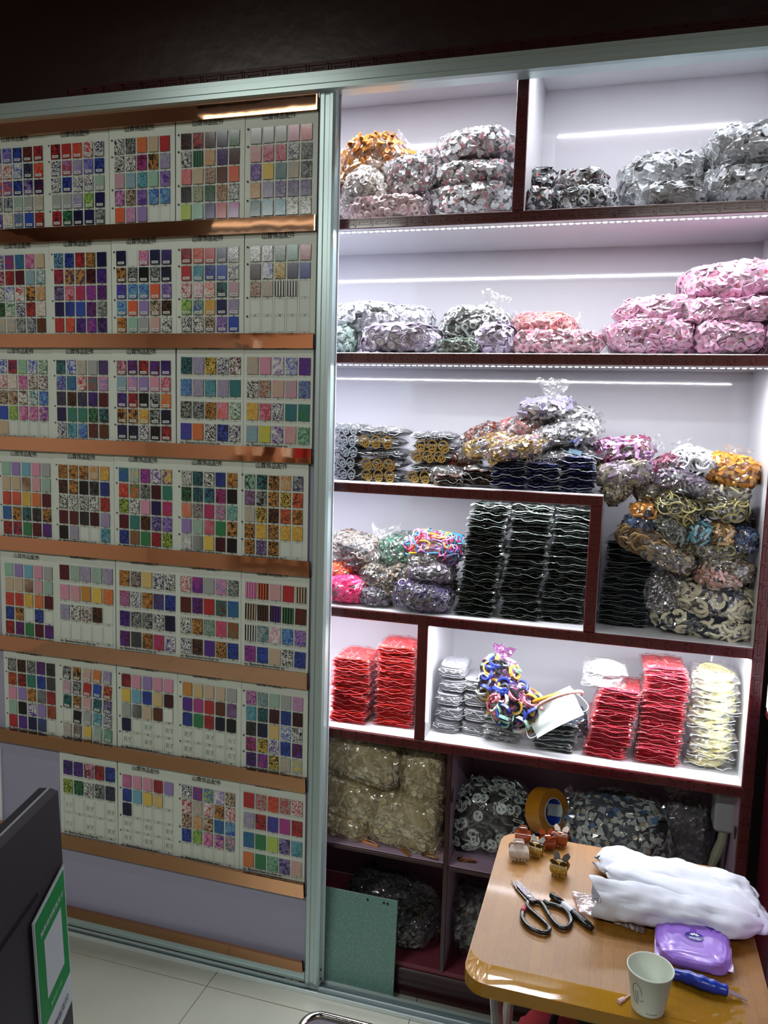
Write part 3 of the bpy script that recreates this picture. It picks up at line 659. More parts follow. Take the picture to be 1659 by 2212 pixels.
# ================================================================== GOODS, shelf by shelf
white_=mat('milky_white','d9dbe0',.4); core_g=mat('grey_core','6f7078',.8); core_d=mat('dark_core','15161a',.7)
pinkc=mat('candy_pink','d58aa0',.4); redink=mat('berry_red','b5284e',.5); green_=mat('leaf_green','5c8a72',.5); blk=mat('glossy_black','101114',.25)
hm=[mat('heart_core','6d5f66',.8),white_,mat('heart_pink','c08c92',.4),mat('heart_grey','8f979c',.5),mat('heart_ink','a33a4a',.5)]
HB='bags of heart charms'
D=lambda *a: a
def hearts(lab,bb,Y,ry,n,**k): return bag('heart_charm_bag',lab,bb,Y,ry,it_heart,n,hm,HB,**k)
# --- top left cell
bag('hair_clip_bag','clear bag of orange barrette blanks on top of the top left pile',(733,305,888,405),.16,.08,it_mix(it_bar(.06,.012,.004,(1,2)),it_bar(.04,.01,.003,(1,2))),110,[mat('clip_core','9c6a3a',.8),mat('clip_orange','c8873e',.3),mat('clip_amber','a96a2c',.3)],rot=-14,flap=[(25,.03,.06)],fm=FILM2,taper=.2)
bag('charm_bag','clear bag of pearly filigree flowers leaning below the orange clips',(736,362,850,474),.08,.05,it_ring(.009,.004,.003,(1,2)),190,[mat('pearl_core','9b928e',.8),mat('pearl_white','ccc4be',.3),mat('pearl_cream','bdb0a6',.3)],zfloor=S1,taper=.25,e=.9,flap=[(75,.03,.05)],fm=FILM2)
bag('charm_bag','pale pink bag squeezed behind the door edge, top shelf',(700,375,760,470),.2,.09,it_disc(.01,.003,(1,2)),60,[mat('blush_core','b09295',.8),mat('blush','c9a6a8',.4),mat('blush2','b98f92',.4)],zfloor=S1)
bag('charm_bag','low bag of pale pink roses at the front of the top shelf',(740,428,930,478),.07,.05,it_mix(it_ring(.011,.005,.004,(1,)),it_disc(.007,.004,(1,2))),130,[mat('rose_core','a98f92',.8),mat('rose_pale','c9b0b2',.35),mat('rose_mid','b8949a',.35)],zfloor=S1,fm=FILM2)
bag('charm_bag','flat bag of mauve tags under the left heart bag',(832,408,962,462),.14,.07,it_bar(.03,.012,.002,(1,2)),90,[mat('mauve_core','6a5a6c',.8),mat('mauve','94809a',.4),mat('mauve2','75647c',.4)],zfloor=S1)
hearts('heart charm bag lying at the top of the right hand pile',(945,290,1118,365),.16,.09,170,rot=-5,zfloor=None)
hearts('heart charm bag in the middle of the right hand pile, with a pointed left end',(938,358,1116,420),.15,.09,150,rot=0)
hearts('heart charm bag at the bottom of the right hand pile',(930,402,1114,470),.13,.09,160,zfloor=S1,rot=-2)
hearts('upright heart charm bag behind, between the orange clips and right pile',(880,325,985,420),.24,.07,100,rot=-20)
hearts('heart charm bag on the left, above the mauve tags',(832,346,948,440),.12,.07,130,rot=-12,taper=-.15)
# --- top right cell
lab_m=[mat('tag_core','5a5e62',.8),mat('label_grey','a8adb2',.45),mat('label_print','4f545a',.5),mat('label_pale','c0c5ca',.4)]
def it_label(mb,M,r):
    mb.extr(rect(.03,.019,.06),0,.0012,M,r.choice((1,1,3)))
    if r.random()<.6:
        for k in range(3): mb.extr([(x,y-.004+.004*k) for x,y in rect(.018,.0014,0)],.0012,.0015,M,2)
rb=[core_d,mat('poster_red','b23a3a',.4),mat('card_white','c9cdd2',.4),mat('char_black','24262a',.4)]
def it_poster(mb,M,r): mb.extr(rect(.026,.02,.1),0,.0015,M,r.choice((2,3,3))); mb.extr(circ(.005,8),.0015,.002,M,r.choice((1,2,1)))
bag('charm_bag','small bag of red and white tags at the back left',(1140,370,1206,418),.2,.06,it_poster,60,rb,fm=FILM2)
bag('charm_bag','small bag of black tags with a red disc, front left corner',(1136,412,1205,455),.09,.06,it_poster,60,rb,zfloor=S1)
bag('charm_bag','bag of dark pink checked tags lying on the black and white bag',(1196,376,1312,428),.15,.07,it_poster,90,[core_d,mat('dusty_pink','a8787c',.4),mat('card_white','c9cdd2',.4),mat('char_brown','3c2c30',.4)],rot=-2)
bag('charm_bag','bag of black and white shapes lying flat under the checked tags',(1200,412,1336,455),.1,.07,it_mix(it_ring(.012,.008,.003,(2,)),it_disc(.009,.003,(3,))),110,[core_d,mat('poster_red','b23a3a',.4),mat('card_white','c9cdd2',.4),mat('char_black','24262a',.4)],zfloor=S1)
GL='bags of grey printed labels'
bag('label_bag','mounded bag of grey printed labels, left of the tall label pile',(1338,338,1528,446),.18,.10,it_label,190,lab_m,GL,zfloor=S1,rot=-4,flap=[(5,.04,.06)])
bag('label_bag','low bag of grey labels at the front under the mound',(1378,400,1520,448),.06,.05,it_label,90,lab_m,GL,zfloor=S1,fm=FILM2)
bag('label_bag','upper bag of grey printed labels at the right end of the top shelf',(1522,282,1700,385),.16,.11,it_label,170,lab_m,GL,rot=-6,flap=[(170,.03,.07)])
bag('label_bag','lower bag of grey printed labels at the right end of the top shelf',(1508,368,1700,445),.15,.11,it_label,170,lab_m,GL,zfloor=S1)
# --- second shelf
fm_=[mat('slate_core','4a4c52',.8),white_,blk,mat('soft_white','cfcfd6',.4),mat('tag_gold','c8a050',.4)]
bag('charm_bag','bag of white face tags with yellow dots at the left end, on top',(716,655,864,730),.15,.09,it_card(.024,.020,d_face),130,fm_,rot=-3)
bag('charm_bag','small mint green bag at the left end, underneath',(716,706,778,765),.10,.07,it_disc(.009,.003,(1,2)),60,[mat('mint_core','7f9892',.8),mat('mint','a6c0b8',.4),mat('mint2','93aba6',.4)],zfloor=S2,fm=FILM2)
def it_mface(mb,M,r): mb.extr(circ(.0145,14),0,.002,M,1); mb.extr(circ(.011,12,sx=.85),.002,.0026,M,3); [mb.extr(circ(.0014,6,sx*.0035,.001),.0026,.003,M,2) for sx in (-1,1)]; mb.extr([(x,y-.004) for x,y in rect(.005,.0012)],.0026,.003,M,4)
bag('charm_bag','bag of round mauve and white face charms at the front',(775,700,958,768),.09,.08,it_mface,130,[mat('plum_core','4c4450',.8),mat('mauve_disc','9a8ba6',.4),blk,white_,mat('brick','a84a4a',.4)],zfloor=S2)
bag('charm_bag','translucent bag printed with a dark bear outline behind the round charms',(842,662,940,722),.2,.07,it_disc(.01,.002,(1,)),50,[mat('frost_core','9c9ca6',.7),mat('frost','bdbdc8',.5)],fm=FILM2,flap=[(150,.02,.04)])
bag('charm_bag','large bag of black and white clips with a twisted clear neck',(952,664,1114,752),.17,.10,it_mix(it_ring(.010,.006,.003,(1,)),it_bar(.022,.005,.003,(1,3)),it_disc(.007,.003,(2,))),230,[core_d,white_,blk,mat('moss','5c6a58',.4)],rot=4,taper=.12,flap=[(75,.05,.10),(20,.03,.05)])
bag('charm_bag','lavender tag bag leaning in front of the black and white clips',(1030,700,1114,765),.08,.05,it_label,70,[mat('lav_core','6a6072',.8),mat('lav_tag','a698b0',.45),mat('label_print','4f545a',.5),mat('lav_pale','b8aec4',.4)],zfloor=S2)
bag('charm_bag','small flat bag of green clips at the front of the second shelf',(944,734,1040,767),.06,.05,it_ring(.009,.005,.003,(1,2)),60,[core_d,mat('moss','5c6a58',.4),mat('sage_grey','8a9a90',.4)],zfloor=S2)
bag('charm_bag','bag of pale orange hair ties on the pink tags',(1108,680,1245,742),.17,.08,it_ring(.013,.009,.004,(1,2)),130,[mat('peach_core','c08a84',.8),mat('peach','d39a8e',.4),mat('peach2','cc8a90',.4)],fm=FILM2,flap=[(20,.03,.06)],rot=4)
pk=[mat('berry_core','a05a78',.8),mat('berry_card','cf9ab8',.4),mat('berry_red2','b8305a',.4),green_]
ib=it_card(.026,.026,d_berry)
bag('charm_bag','low bag of pink tags under the orange hair ties',(1102,716,1306,768),.10,.07,it_card(.024,.02,d_berry),130,[mat('berry_core2','a8707c',.8),mat('pale_berry_card','d0a0b0',.4),mat('berry_red2','b8305a',.4),green_],zfloor=S2,flap=[(25,.03,.05)])
SB='bags of strawberry tags'
bag('charm_bag','pink strawberry tag bag lying on the very top of the right pile',(1472,572,1700,660),.17,.11,ib,210,pk,SB,rot=-4)
bag('charm_bag','pink strawberry tag bag on the left shoulder of the pile',(1332,646,1515,708),.17,.10,ib,160,pk,SB,rot=-3)
bag('charm_bag','pink strawberry tag bag in the middle layer at the right',(1462,646,1700,714),.15,.11,ib,200,pk,SB,rot=-1)
bag('charm_bag','pink strawberry tag bag at the bottom left of the pile',(1308,692,1506,769),.13,.10,ib,190,pk,SB,zfloor=S2)
bag('charm_bag','pink strawberry tag bag at the bottom, second from the right edge',(1498,694,1646,769),.11,.09,ib,150,pk,SB,zfloor=S2)
bag('charm_bag','pink strawberry tag bag at the bottom, cut by the right edge',(1640,692,1720,769),.11,.09,ib,80,pk,SB,zfloor=S2)
# --- third shelf: flat packets of letter and ring clips
gold=mat('brass_gold','b79a58',.25,metal=.8); silver=mat('clip_silver','b8b8bc',.22,metal=.8); navy=mat('navy_plastic','1b2150',.3); brown=mat('amber_brown','5a2a1a',.25); charc=mat('charcoal_card','1c1d24',.4)
def deco_rings(mi,n=4,big=1.0):
    def f(mb,w,d,h,r):
        for i in range(n):
            x=-w/2*.8+w*.8*(i+.5)/n; M=Matrix.Translation((x,-.002,h*.5))@Matrix.Rotation(math.pi/2,4,'X')@Matrix.Rotation(r.random(),4,'Z')
            q=h*.42*big
            mb.ring(q,q*.72,.003,M@Matrix.Translation((0,q*.35,0)),mi,12); mb.ring(q*.8,q*.5,.003,M@Matrix.Translation((0,-q*.35,0)),mi,12)
            mb.box((x-.002,-.004,h*.25),(x+.002,.002,h*.75),mi)
    return f
def deco_bars(mi,n=9,tall=.8):
    def f(mb,w,d,h,r):
        for i in range(n):
            x=-w/2*.9+w*.9*(i+.5)/n; a=h*.5*(1-tall*r.uniform(.7,1)); t=w*.9/n*.3
            mb.box((x-t,-.003,a),(x+t,d*.4,h-a),mi)
    return f
def deco_sheets(mi,n=4):
    def f(mb,w,d,h,r):
        for k in range(n):
            z0=h*(.16+.68*k/max(1,n-1)); o=r.uniform(0,9); wk=.96-.10*abs(k-(n-1)/2)
            for up_ in (0,.0012):
                mb.grid(lambda u,v:((u-.5)*w*wk,-.002+.003*noise.noise(Vector((u*6,o,k)))+v*d*.35,z0+up_+.22*h*noise.noise(Vector((u*2.6+o,v,k)))+.05*h*noise.noise(Vector((u*13+o,v,k)))),16,1,mi)
    return f
def deco_word(body,mi,size):
    def f(mb,w,d,h,r):
        me=textmesh(body,size,align='CENTER'); put_mesh(mb,me,Matrix.Translation((0,-.004,h*.2))@XZ,mi)
    return f
def variants(key,w,d,h,cm,deco=None,k=3,**kw): return [packet_meshes('%s%d'%(key,i),w,d,h,hash_(key)+i,cm,deco,**kw) for i in range(k)]
def hash_(s): return sum(ord(c)*(i+1) for i,c in enumerate(s))%89
def pile(name,desc,which,vs,px,py_bot,py_top,Y,z,n,group,**k):
    """pile whose base sits on z with its front at depth Y, rising to pixel py_top"""
    c=onY(px,py_bot,Y); top=onY(px,py_top,Y).z
    stack(name,desc,which,vs,c.x,Y,z,top-z,n,group,**k)
LG='flat packets of letter and ring clips'
vA=variants('ringpk',.095,.16,.031,[charc,gold,silver],deco_rings(2,3),fm=FILM2); vB=variants('goldpk',.125,.17,.030,[charc,gold,silver],deco_rings(1,3,1.2),fm=FILM2);
vQ=variants('wordpk',.125,.17,.026,[charc,gold,silver],deco_word('QUEEN',2,.018),2,fm=FILM2)
pile('clip_packet','dark packet of silver ring clips','the stack at the left end',vA,744,1035,917,.06,S3,5,LG)
pile('clip_packet','dark packet of gold ring clips','the second stack from the left',vB+vQ,815,1038,920,.05,S3,5,LG,jx=.01)
pile('clip_packet','dark packet of gold link clips','the third stack from the left',vB+vQ+vQ+vA,922,1042,932,.07,S3,5,LG,lean=.012)
def one(name,desc,bb,Y,vs,group=None,rot=0,yaw=0,zf=None,cat='packet',tilt=0):
    x0,y0,x1,y1=bb; s=mpp((x0+x1)/2,(y0+y1)/2,Y); c=onY((x0+x1)/2,y1,Y)
    if zf is not None: c.z=zf+.001
    t=thing(name,desc,cat,c,(tilt,math.radians(rot),yaw),group); cm,wm=vs
    cc=link('contents',cm,t); ww=link('plastic_wrap',wm,t); return t
def single(name,desc,bb,Y,cm,deco,group=None,d=.14,seed=1,fm=None,rot=0,yaw=0,zf=None,tilt=0,slab=.9):
    x0,y0,x1,y1=bb; s=mpp((x0+x1)/2,(y0+y1)/2,Y); w=(x1-x0)*s; h=(y1-y0)*s
    a=abs(math.radians(rot)); w2=(w*math.cos(a)-h*math.sin(a))/max(.3,math.cos(2*a)); h2=max(.018,(h-w2*math.sin(a))/math.cos(a)) if a>.03 else h
    vs=packet_meshes(name+str(seed),w2 if a>.03 else w,d,h2,seed,cm,deco,fm,slab=slab)
    t=one(name,desc,bb,Y,vs,group,rot,yaw,zf,tilt=tilt)
    if a>.03 and zf is None:
        t.location.z=onY((x0+x1)/2,(y0+y1)/2,Y).z-h2/2*math.cos(a)
    return t
brc=[mat('brown_film_core','2a1c1c',.5),brown,gold]; nvc=[mat('navy_core','141a3c',.5),navy,silver]
vN=variants('navypk',.098,.14,.026,[mat('navy_core','141a3c',.5),navy,mat('blue_glint','4450a0',.25)],deco_sheets(2,4),fm=FILM2)
single('clip_packet','flat clear packet with silver letters, low, left of the brown ones',(925,1012,995,1050),.03,[charc,silver],deco_bars(1,8),LG,d=.12,seed=3,zf=S3)
single('clip_packet','brown tortoiseshell packet right of the third ring clip stack, upper',(948,975,1032,1020),.10,brc,deco_rings(1,2),LG,seed=4,rot=10)
single('clip_packet','brown tortoiseshell packet at the shelf front beside the navy stacks',(988,1010,1066,1052),.03,brc,deco_sheets(1,4),LG,seed=5,zf=S3)
single('clip_packet','dull purple brown packet under the tortoiseshell ones',(935,1028,1000,1054),.015,[mat('plum_brown','30202a',.5),brown],deco_sheets(1,3),LG,seed=6,zf=S3,d=.1)
pile('clip_packet','navy packet of barrettes','the left navy stack',vN,1094,1053,1003,.03,S3,3,LG)
pile('clip_packet','navy packet of barrettes','the middle navy stack',vN,1172,1058,1003,.03,S3,3,LG)
pile('clip_packet','navy packet of barrettes','the right navy stack',vN,1246,1060,990,.03,S3,4,LG)
single('clip_packet','black packet with silver AMOUR letters above the navy stacks',(1120,970,1238,1010),.04,[charc,silver],deco_word('AMOUR',1,.030),LG,seed=8,rot=-6)
single('clip_packet','dark packet with a pale blue tag beside the AMOUR letters',(1205,960,1300,1000),.06,[charc,mat('pale_blue_tag','8fb4c0',.4)],lambda mb,w,d,h,r:mb.box((-w*.3,-.003,h*.3),(0,0,h*.75),1),LG,seed=9,rot=12)
itL=it_mix(it_bar(.012,.012,.004,(1,2)),it_bar(.035,.010,.004,(1,)),it_ring(.008,.005,.004,(1,2)))
def mound(lab,bb,Y,cm,rot,n=80,ry=.06): return bag('clip_bag',lab,bb,Y,ry,itL,n,cm,LG,rot=rot,e=.85,fk=1.12,crinkle=.1,tilt=.4,fm=FILM)
mound('grey film bag of dark clips on the left slope of the mound',(995,918,1090,975),.18,[mat('film_grey_core','4a464c',.5),brown,mat('clip_grey','77747c',.3)],-22)
mound('bag of gold letters on the left slope of the mound',(996,940,1118,992),.11,[charc,gold,brown],-20)
mound('rosy bag with gold letters in the middle of the mound',(1046,945,1182,995),.06,[mat('rosy_core','6a4a54',.5),gold,mat('rosy_clip','9a747c',.3)],-14,90)
mound('dark red bag high on the left of the mound',(1074,898,1186,950),.15,[mat('maroon_core','4a2228',.5),mat('pale_maroon','8a4a4a',.3),silver],-10)  # clips in a paler maroon than the core
mound('black bag of silver letters on the right of the mound',(1150,912,1296,968),.11,[charc,silver,mat('clip_grey','77747c',.3)],-10,100)
mound('dark bag of pale letters second from the top of the mound',(1160,876,1298,925),.16,[charc,silver,mat('clip_grey','77747c',.3)],4,100)
mound('dark bag deep inside the mound behind the AMOUR letters',(1090,930,1270,1010),.2,[charc,mat('clip_grey','77747c',.3),brown],0,100,.08)
bag('clip_bag','peaked clear bag of braided silver clips on top of the mound',(1120,862,1240,905),.14,.07,it_bar(.035,.012,.006,(1,2)),80,[charc,silver,mat('violet_grey','6a6478',.3)],LG,rot=-8,flap=[(80,.055,.10)])
single('clip_packet','clear packet with a white card sticking out at the right of the mound',(1225,935,1305,978),.16,[mat('film_white_core','b8bac4',.5),white_],None,LG,seed=16,rot=28,d=.08)
bag('clip_bag','bag of maroon and pink patterned clips right of the mound',(1282,945,1410,1003),.14,.08,it_mix(it_bar(.03,.009,.005,(1,2)),it_bar(.02,.009,.004,(3,2))),110,[mat('maroon_core','4a2228',.5),mat('claret','6a2a48',.3),mat('lilac_pink','a87aa8',.3),brown],LG,rot=-6,flap=[(15,.03,.05)])
bag('clip_bag','mauve bag of clips sagging off the shelf end under the maroon bag',(1285,992,1412,1052),.10,.08,it_bar(.03,.008,.004,(1,2)),100,[mat('mauve_core2','5c4a5a',.6),mat('mauve_clip','8a748c',.3),mat('olive_clip','7a7560',.3)],LG,rot=-8)
# --- tower at the right end of the fourth shelf
TG='bags in the tall pile at the right end'
olv=[mat('olive_core','2a2a28',.6),mat('horn_clip','8c8468',.3),mat('horn_dark','4a4436',.3)]
def tb(lab,bb,Y,cm,item=None,n=80,**k):
    k.setdefault('ry',.07); ry=k.pop('ry'); return bag('clip_bag',lab,bb,Y,ry,item or it_bar(.026,.007,.004,(1,2)),n,cm,TG,**k)
def clr(nm,a,b): return [mat(nm+'_core','23262b',.6),mat(nm+'_a',a,.3),mat(nm+'_b',b,.3)]
tb('bag of striped horn clips hanging beside the post, off the pile',(1302,1032,1370,1086),.10,olv,rot=-38)
tb('bag of dark red clips near the top, left of the white coil',(1408,982,1484,1036),.12,clr('wine','6a2640','8a5a6a'),rot=-18)
tb('grey film bag with a coil of white clips at the top',(1455,972,1538,1030),.12,clr('coil','d0d2d8','b8bac4'),it_ring(.018,.014,.006,(1,)),70,flap=[(120,.03,.06)],rot=10)
tb('bag of amber orange clips at the top right',(1508,982,1634,1050),.13,[mat('amber_core','a86a20',.6),mat('amber_clip','d89a3c',.3),mat('amber_deep','b87428',.3)],it_bar(.008,.022,.006,(1,2)),130,rot=6,flap=[(85,.03,.08)],ry=.08)
tb('purple grey film bag under the wine coloured clips',(1415,1015,1530,1072),.08,clr('plumf','5c4c60','463c4c'),n=50,rot=12)
tb('bag of olive horn clips, upper layer right',(1465,1042,1612,1085),.10,olv,rot=5)
tb('bag of olive horn clips, upper layer left',(1366,1040,1500,1092),.11,olv,rot=12,n=90)
tb('small bag of golden tan clips on the left face',(1366,1088,1418,1118),.06,clr('tan','c89050','a8703a'),it_bar(.007,.028,.005,(1,)),50,ry=.05)
tb('bag of gold rimmed rings at the front',(1418,1070,1510,1125),.05,[mat('ringcore','24241f',.5),mat('rim_gold','9c9460',.25),mat('rim_dark','3a3a30',.3)],it_ring(.02,.017,.003,(1,1,2)),40,ry=.05,rot=18)
tb('bag of gold rimmed rings at the right',(1500,1068,1610,1122),.09,[mat('ringcore','24241f',.5),mat('rim_gold','9c9460',.25),mat('rim_dark','3a3a30',.3)],it_ring(.02,.017,.003,(1,1,2)),50,rot=4)
tb('bag of slate clips on the left face under the tan ones',(1350,1112,1412,1155),.06,clr('slate','5a6a88','3a4458'),it_bar(.007,.026,.005,(1,2)),60,ry=.05,rot=8)
tb('bag of grey green clips in the middle of the pile',(1405,1102,1490,1150),.08,clr('gg','8a9488','4a5248'),it_bar(.006,.026,.004,(1,2)),80,rot=12)
tb('bag of clear grey clips in the middle of the pile',(1430,1132,1485,1175),.05,clr('cg','9aa09c','5c625e'),it_bar(.006,.03,.004,(1,2)),50,ry=.04,rot=12)
tb('bag of teal clips in the middle of the pile',(1484,1126,1534,1172),.05,clr('tealc','6a9aa4','2c5a66'),it_bar(.006,.03,.004,(1,2)),50,ry=.05,rot=5)
tb('bag of beige clips right of the teal ones',(1530,1130,1582,1176),.06,clr('beigec','c0a070','8a6c48'),it_bar(.006,.03,.004,(1,2)),50,ry=.05,rot=8)
tb('bag of navy clips bulging to the right',(1574,1136,1630,1192),.08,clr('navyc','3a4e70','22304a'),it_bar(.006,.03,.004,(1,2)),50,ry=.06,rot=14)
tb('dark reddish bag at the right back of the pile',(1560,1090,1632,1150),.2,clr('redb','5c3a3e','3c2628'),n=50,rot=25,flap=[(-20,.05,.07)])
tb('bag of tortoiseshell oval clips jutting left',(1330,1142,1462,1198),.05,clr('tort','8a744c','54402a'),it_ring(.016,.010,.004,(1,2)),90,ry=.05,rot=20)
tb('bag of brown square clips under the ovals',(1376,1172,1502,1226),.05,clr('sqb','7a6c54','3c3428'),it_bar(.014,.016,.004,(1,2)),90,rot=20)
tb('bag of olive brown ovals at right centre',(1458,1160,1602,1208),.09,clr('ob','7c7858','4a4634'),it_ring(.015,.009,.004,(1,2)),90,rot=8)
tb('bag of striped brown clips at the pile bottom',(1495,1196,1624,1252),.08,clr('sbc','8a8070','544636'),it_bar(.006,.028,.004,(1,2)),100,rot=10)
tb('bag of pinkish clips with a clear flap above the letter C charms',(1500,1232,1596,1262),.03,clr('pc','b08a84','8c6c5c'),it_bar(.03,.008,.003,(1,2)),40,ry=.03,rot=8,fm=FILM2)
cc=[mat('c_core','14171c',.6),mat('ivory','c8c4a8',.4),mat('c_navy','1c2430',.4)]
itC=it_ring(.019,.011,.004,(1,1,2),a1=4.9,n=12)
bag('charm_bag','big bag of ivory letter C charms, upper one',(1446,1236,1630,1330),.13,.10,itC,130,cc,'bags of letter C charms',rot=12,lump=.05)
bag('charm_bag','big bag of ivory letter C charms resting on the shelf',(1402,1310,1632,1386),.13,.10,itC,150,cc,'bags of letter C charms',zfloor=S4,rot=5,lump=.05)
bag('bead_bag','dark bag of silver stud beads left of the letter C charms',(1392,1222,1480,1332),.11,.06,it_disc(.0022,.003,(1,)),420,[core_d,silver],TG,rot=8,cat='bag')
vD=variants('darkpk',.128,.17,.019,[mat('blueblack','14181c',.35),mat('slate_hair','39424a',.25)],deco_sheets(1,3),7,film_k=1.02,rimr=.0007,rimm=mat('dark_seam','76827c',.2))
pile('packet','dark flat packet','the short stack right of the post',vD,1346,1352,1172,.085,S4,15,'flat dark packets right of the post',jx=.005,lean=.006)
# --- fourth shelf, left cell
def b4(name,lab,bb,Y,cm,item,n,**k):
    k.setdefault('ry',.07); ry=k.pop('ry'); return bag(name,lab,bb,Y,ry,item,n,cm,'small bags at the left of the fourth shelf',**k)
b4('charm_bag','greyish bag with a pale yellow buckle at the left end',(712,1150,835,1228),.14,clr('tg','8a8078','6a5a50'),it_ring(.011,.006,.003,(1,2)),100,rot=10,fm=FILM2,flap=[(60,.04,.08)],ry=.08)
b4('charm_bag','bag of bright orange pieces at the left end',(695,1205,775,1268),.12,[mat('orange_core','c0502a',.7),mat('neon_orange','f0703c',.4),mat('neon_orange2','e05a30',.4)],it_disc(.009,.004,(1,2)),80)
b4('charm_bag','bag of hot pink pieces at the shelf front',(702,1240,800,1306),.08,[mat('pink_core','b0204c',.7),mat('hot_pink','e8336e',.4),mat('hot_pink2','f04c86',.4)],it_disc(.009,.004,(1,2),sx=1.3),130,zfloor=S4,ry=.06,flap=[(30,.02,.04)])
b4('charm_bag','zip bag of dark green glitter pieces behind',(815,1150,925,1240),.16,[mat('green_core','103c2a',.6),mat('glit_green','1c5c40',.25),mat('glit_green2','0c3020',.25)],it_disc(.006,.003,(1,2)),170,rot=-12,flap=[(100,.03,.09)])
bandm=[mat('band_pink','d07ab0',.4),mat('band_yellow','d8b81c',.4),mat('band_red','b82438',.4),mat('band_blue','3c8ab0',.4),mat('band_violet','9a6cc0',.4)]
def it_band(mb,M,r):
    a=.03; L=[(a*math.cos(t*.7),a*.45*math.sin(t*.7),.002*math.sin(t*1.7)) for t in range(9)]; mb.tube([M@Vector(p) for p in L],.0022,r.choice((1,2,3,4,5)),5,True)
b4('hairband_bag','clear bag of pink, yellow and red elastic bands',(885,1150,1008,1212),.12,[mat('band_core','8a3a4a',.7)]+bandm,it_band,60,rot=4,tilt=.3,fm=FILM,crinkle=.1)
bz=clr('brz','7a6c5c','4a4038')
b4('charm_bag','bag of bronze links in the middle left',(778,1212,856,1270),.12,bz,it_ring(.008,.005,.003,(1,2)),90,rot=20)
b4('charm_bag','small clear bag of dark buttons at the shelf front',(780,1264,852,1312),.07,clr('dbt','6a6070','38303a'),it_disc(.006,.003,(1,2)),70,zfloor=S4,ry=.05,rot=0)
b4('charm_bag','long twisted bag of bronze clips slanting up to the right',(812,1222,902,1296),.09,bz,it_bar(.02,.007,.004,(1,2)),110,rot=-38,ry=.05,flap=[(0,.03,.04)])
b4('charm_bag','bag of brown links under the coloured bands',(886,1190,960,1222),.10,clr('blk2','5a4a3c','3a3028'),it_ring(.008,.005,.003,(1,2)),60)
b4('charm_bag','bag of lilac grey petal discs under the coloured bands',(882,1208,990,1256),.09,clr('lpd','8a7f8e','5a5060'),it_disc(.010,.0025,(1,2),sx=.5),130)
b4('charm_bag','bag of dark purple rings resting on the shelf',(848,1250,982,1312),.07,clr('prg','6a5a86','3c3454'),it_ring(.012,.009,.003,(1,2)),110,zfloor=S4,rot=4,lump=.05)
b4('charm_bag','small bag of brown pins behind the purple rings',(935,1250,1000,1290),.14,clr('bpn','5c4a48','382c2c'),it_bar(.02,.004,.003,(1,2)),60)
vK=variants('blackpk',.110,.17,.0235,[mat('greenblack','10150f',.3),mat('black_band','2a322e',.2)],deco_sheets(1,3),9,film_k=1.02,rimr=.0007,rimm=mat('dark_seam','76827c',.2))
BG='flat black packets in three stacks'
pile('packet','flat black packet','the left black stack',vK,1022,1333,1088,.035,S4,17,BG,lean=.036,jx=.006)
pile('packet','flat black packet','the middle black stack',vK,1117,1341,1088,.05,S4,17,BG,lean=.028,jx=.006)
pile('packet','flat black packet','the right black stack',vK,1209,1348,1096,.065,S4,17,BG,lean=.03,jx=.006)
# --- fifth shelf
redp=[mat('scarlet_card','b01620',.45,noisecol='cc2a28',nscale=14),mat('scarlet_edge','d83a34',.4)]
redrim=mat('pink_seam','d45560',.3)
vR=variants('redpk',.116,.15,.021,redp,deco_sheets(1,4),6,film_k=1.02,rimr=.0008,rimm=redrim,fm=film('rosy_film','ffe0e2',.08,.10))
RG='flat red packets'
pile('packet','flat red packet','the far left red stack',vR,752,1568,1428,.045,S5,13,RG,lean=-.0,jx=.006,jr=.08)
pile('packet','flat red packet','the stack left of the divider',vR,849,1578,1402,.06,S5,15,RG,jx=.004)
vR2=variants('crimpk',.112,.15,.020,[mat('crimson_card','a0142a',.45,noisecol='bb2030',nscale=14),mat('crimson_edge','cc3848',.4)],deco_sheets(1,4),6,film_k=1.03,rimr=.0008,rimm=redrim,fm=film('rosy_film','ffe0e2',.08,.10))
pile('packet','flat crimson packet','the crimson stack right of the face mask',vR2,1306,1640,1492,.05,S5,13,RG,lean=.03,jx=.005)
pile('packet','flat crimson packet','the crimson stack beside the yellow one',vR2,1418,1656,1448,.055,S5,18,RG,lean=.012,jx=.005)
yl=[mat('straw_core','b4ac72',.6),mat('pale_yellow','d8d090',.45),mat('pale_yellow2','e2dca8',.45)]
def deco_loops(mi,n=5):
    def f(mb,w,d,h,r):
        for i in range(n):
            x=r.uniform(-.28,.28)*w; pts=[(x+w*.28*math.cos(a*.5236),d*.35+d*.33*math.sin(a*.5236),h*(.25+.5*i/n)+.003*math.sin(a)) for a in range(12)]
            mb.tube(pts,.0035,r.choice(mi),6,True)
    return f
def loops_packet(key,w,d,h,seed,cols):
    c=MB(); r=random.Random(seed)
    for i in range(5):
        x=r.uniform(-.12,.12)*w; y=d*.42
        pts=[(x+w*.33*math.cos(a*.5236),y+d*.34*math.sin(a*.5236),.004+h*(.2+.13*i)+.003*math.sin(a+i)) for a in range(12)]
        c.tube(pts,.004,r.randrange(len(cols)),6,True)
    _,wm=packet_meshes(key,w,d,h,seed,cols,None,FILM2,mat('film_seam','aab2b2',.25)); return c.mesh(key+'_bands',cols),wm
vY=[loops_packet('yellowpk%d'%i,.118,.14,.032,20+i,[mat('pale_yellow','d8d090',.45),mat('straw','cfc682',.45)]) for i in range(3)]
pile('hairband_packet','packet of pale yellow hair bands','the yellow stack at the shelf end',vY,1532,1668,1462,.06,S5,10,'packets of pale yellow hair bands',jx=.006)
vW=[loops_packet('whitepk%d'%i,.118,.12,.03,40+i,[mat('band_white','dcd8e0',.4)]) for i in range(2)]
c_=onY(1302,1496,.06);
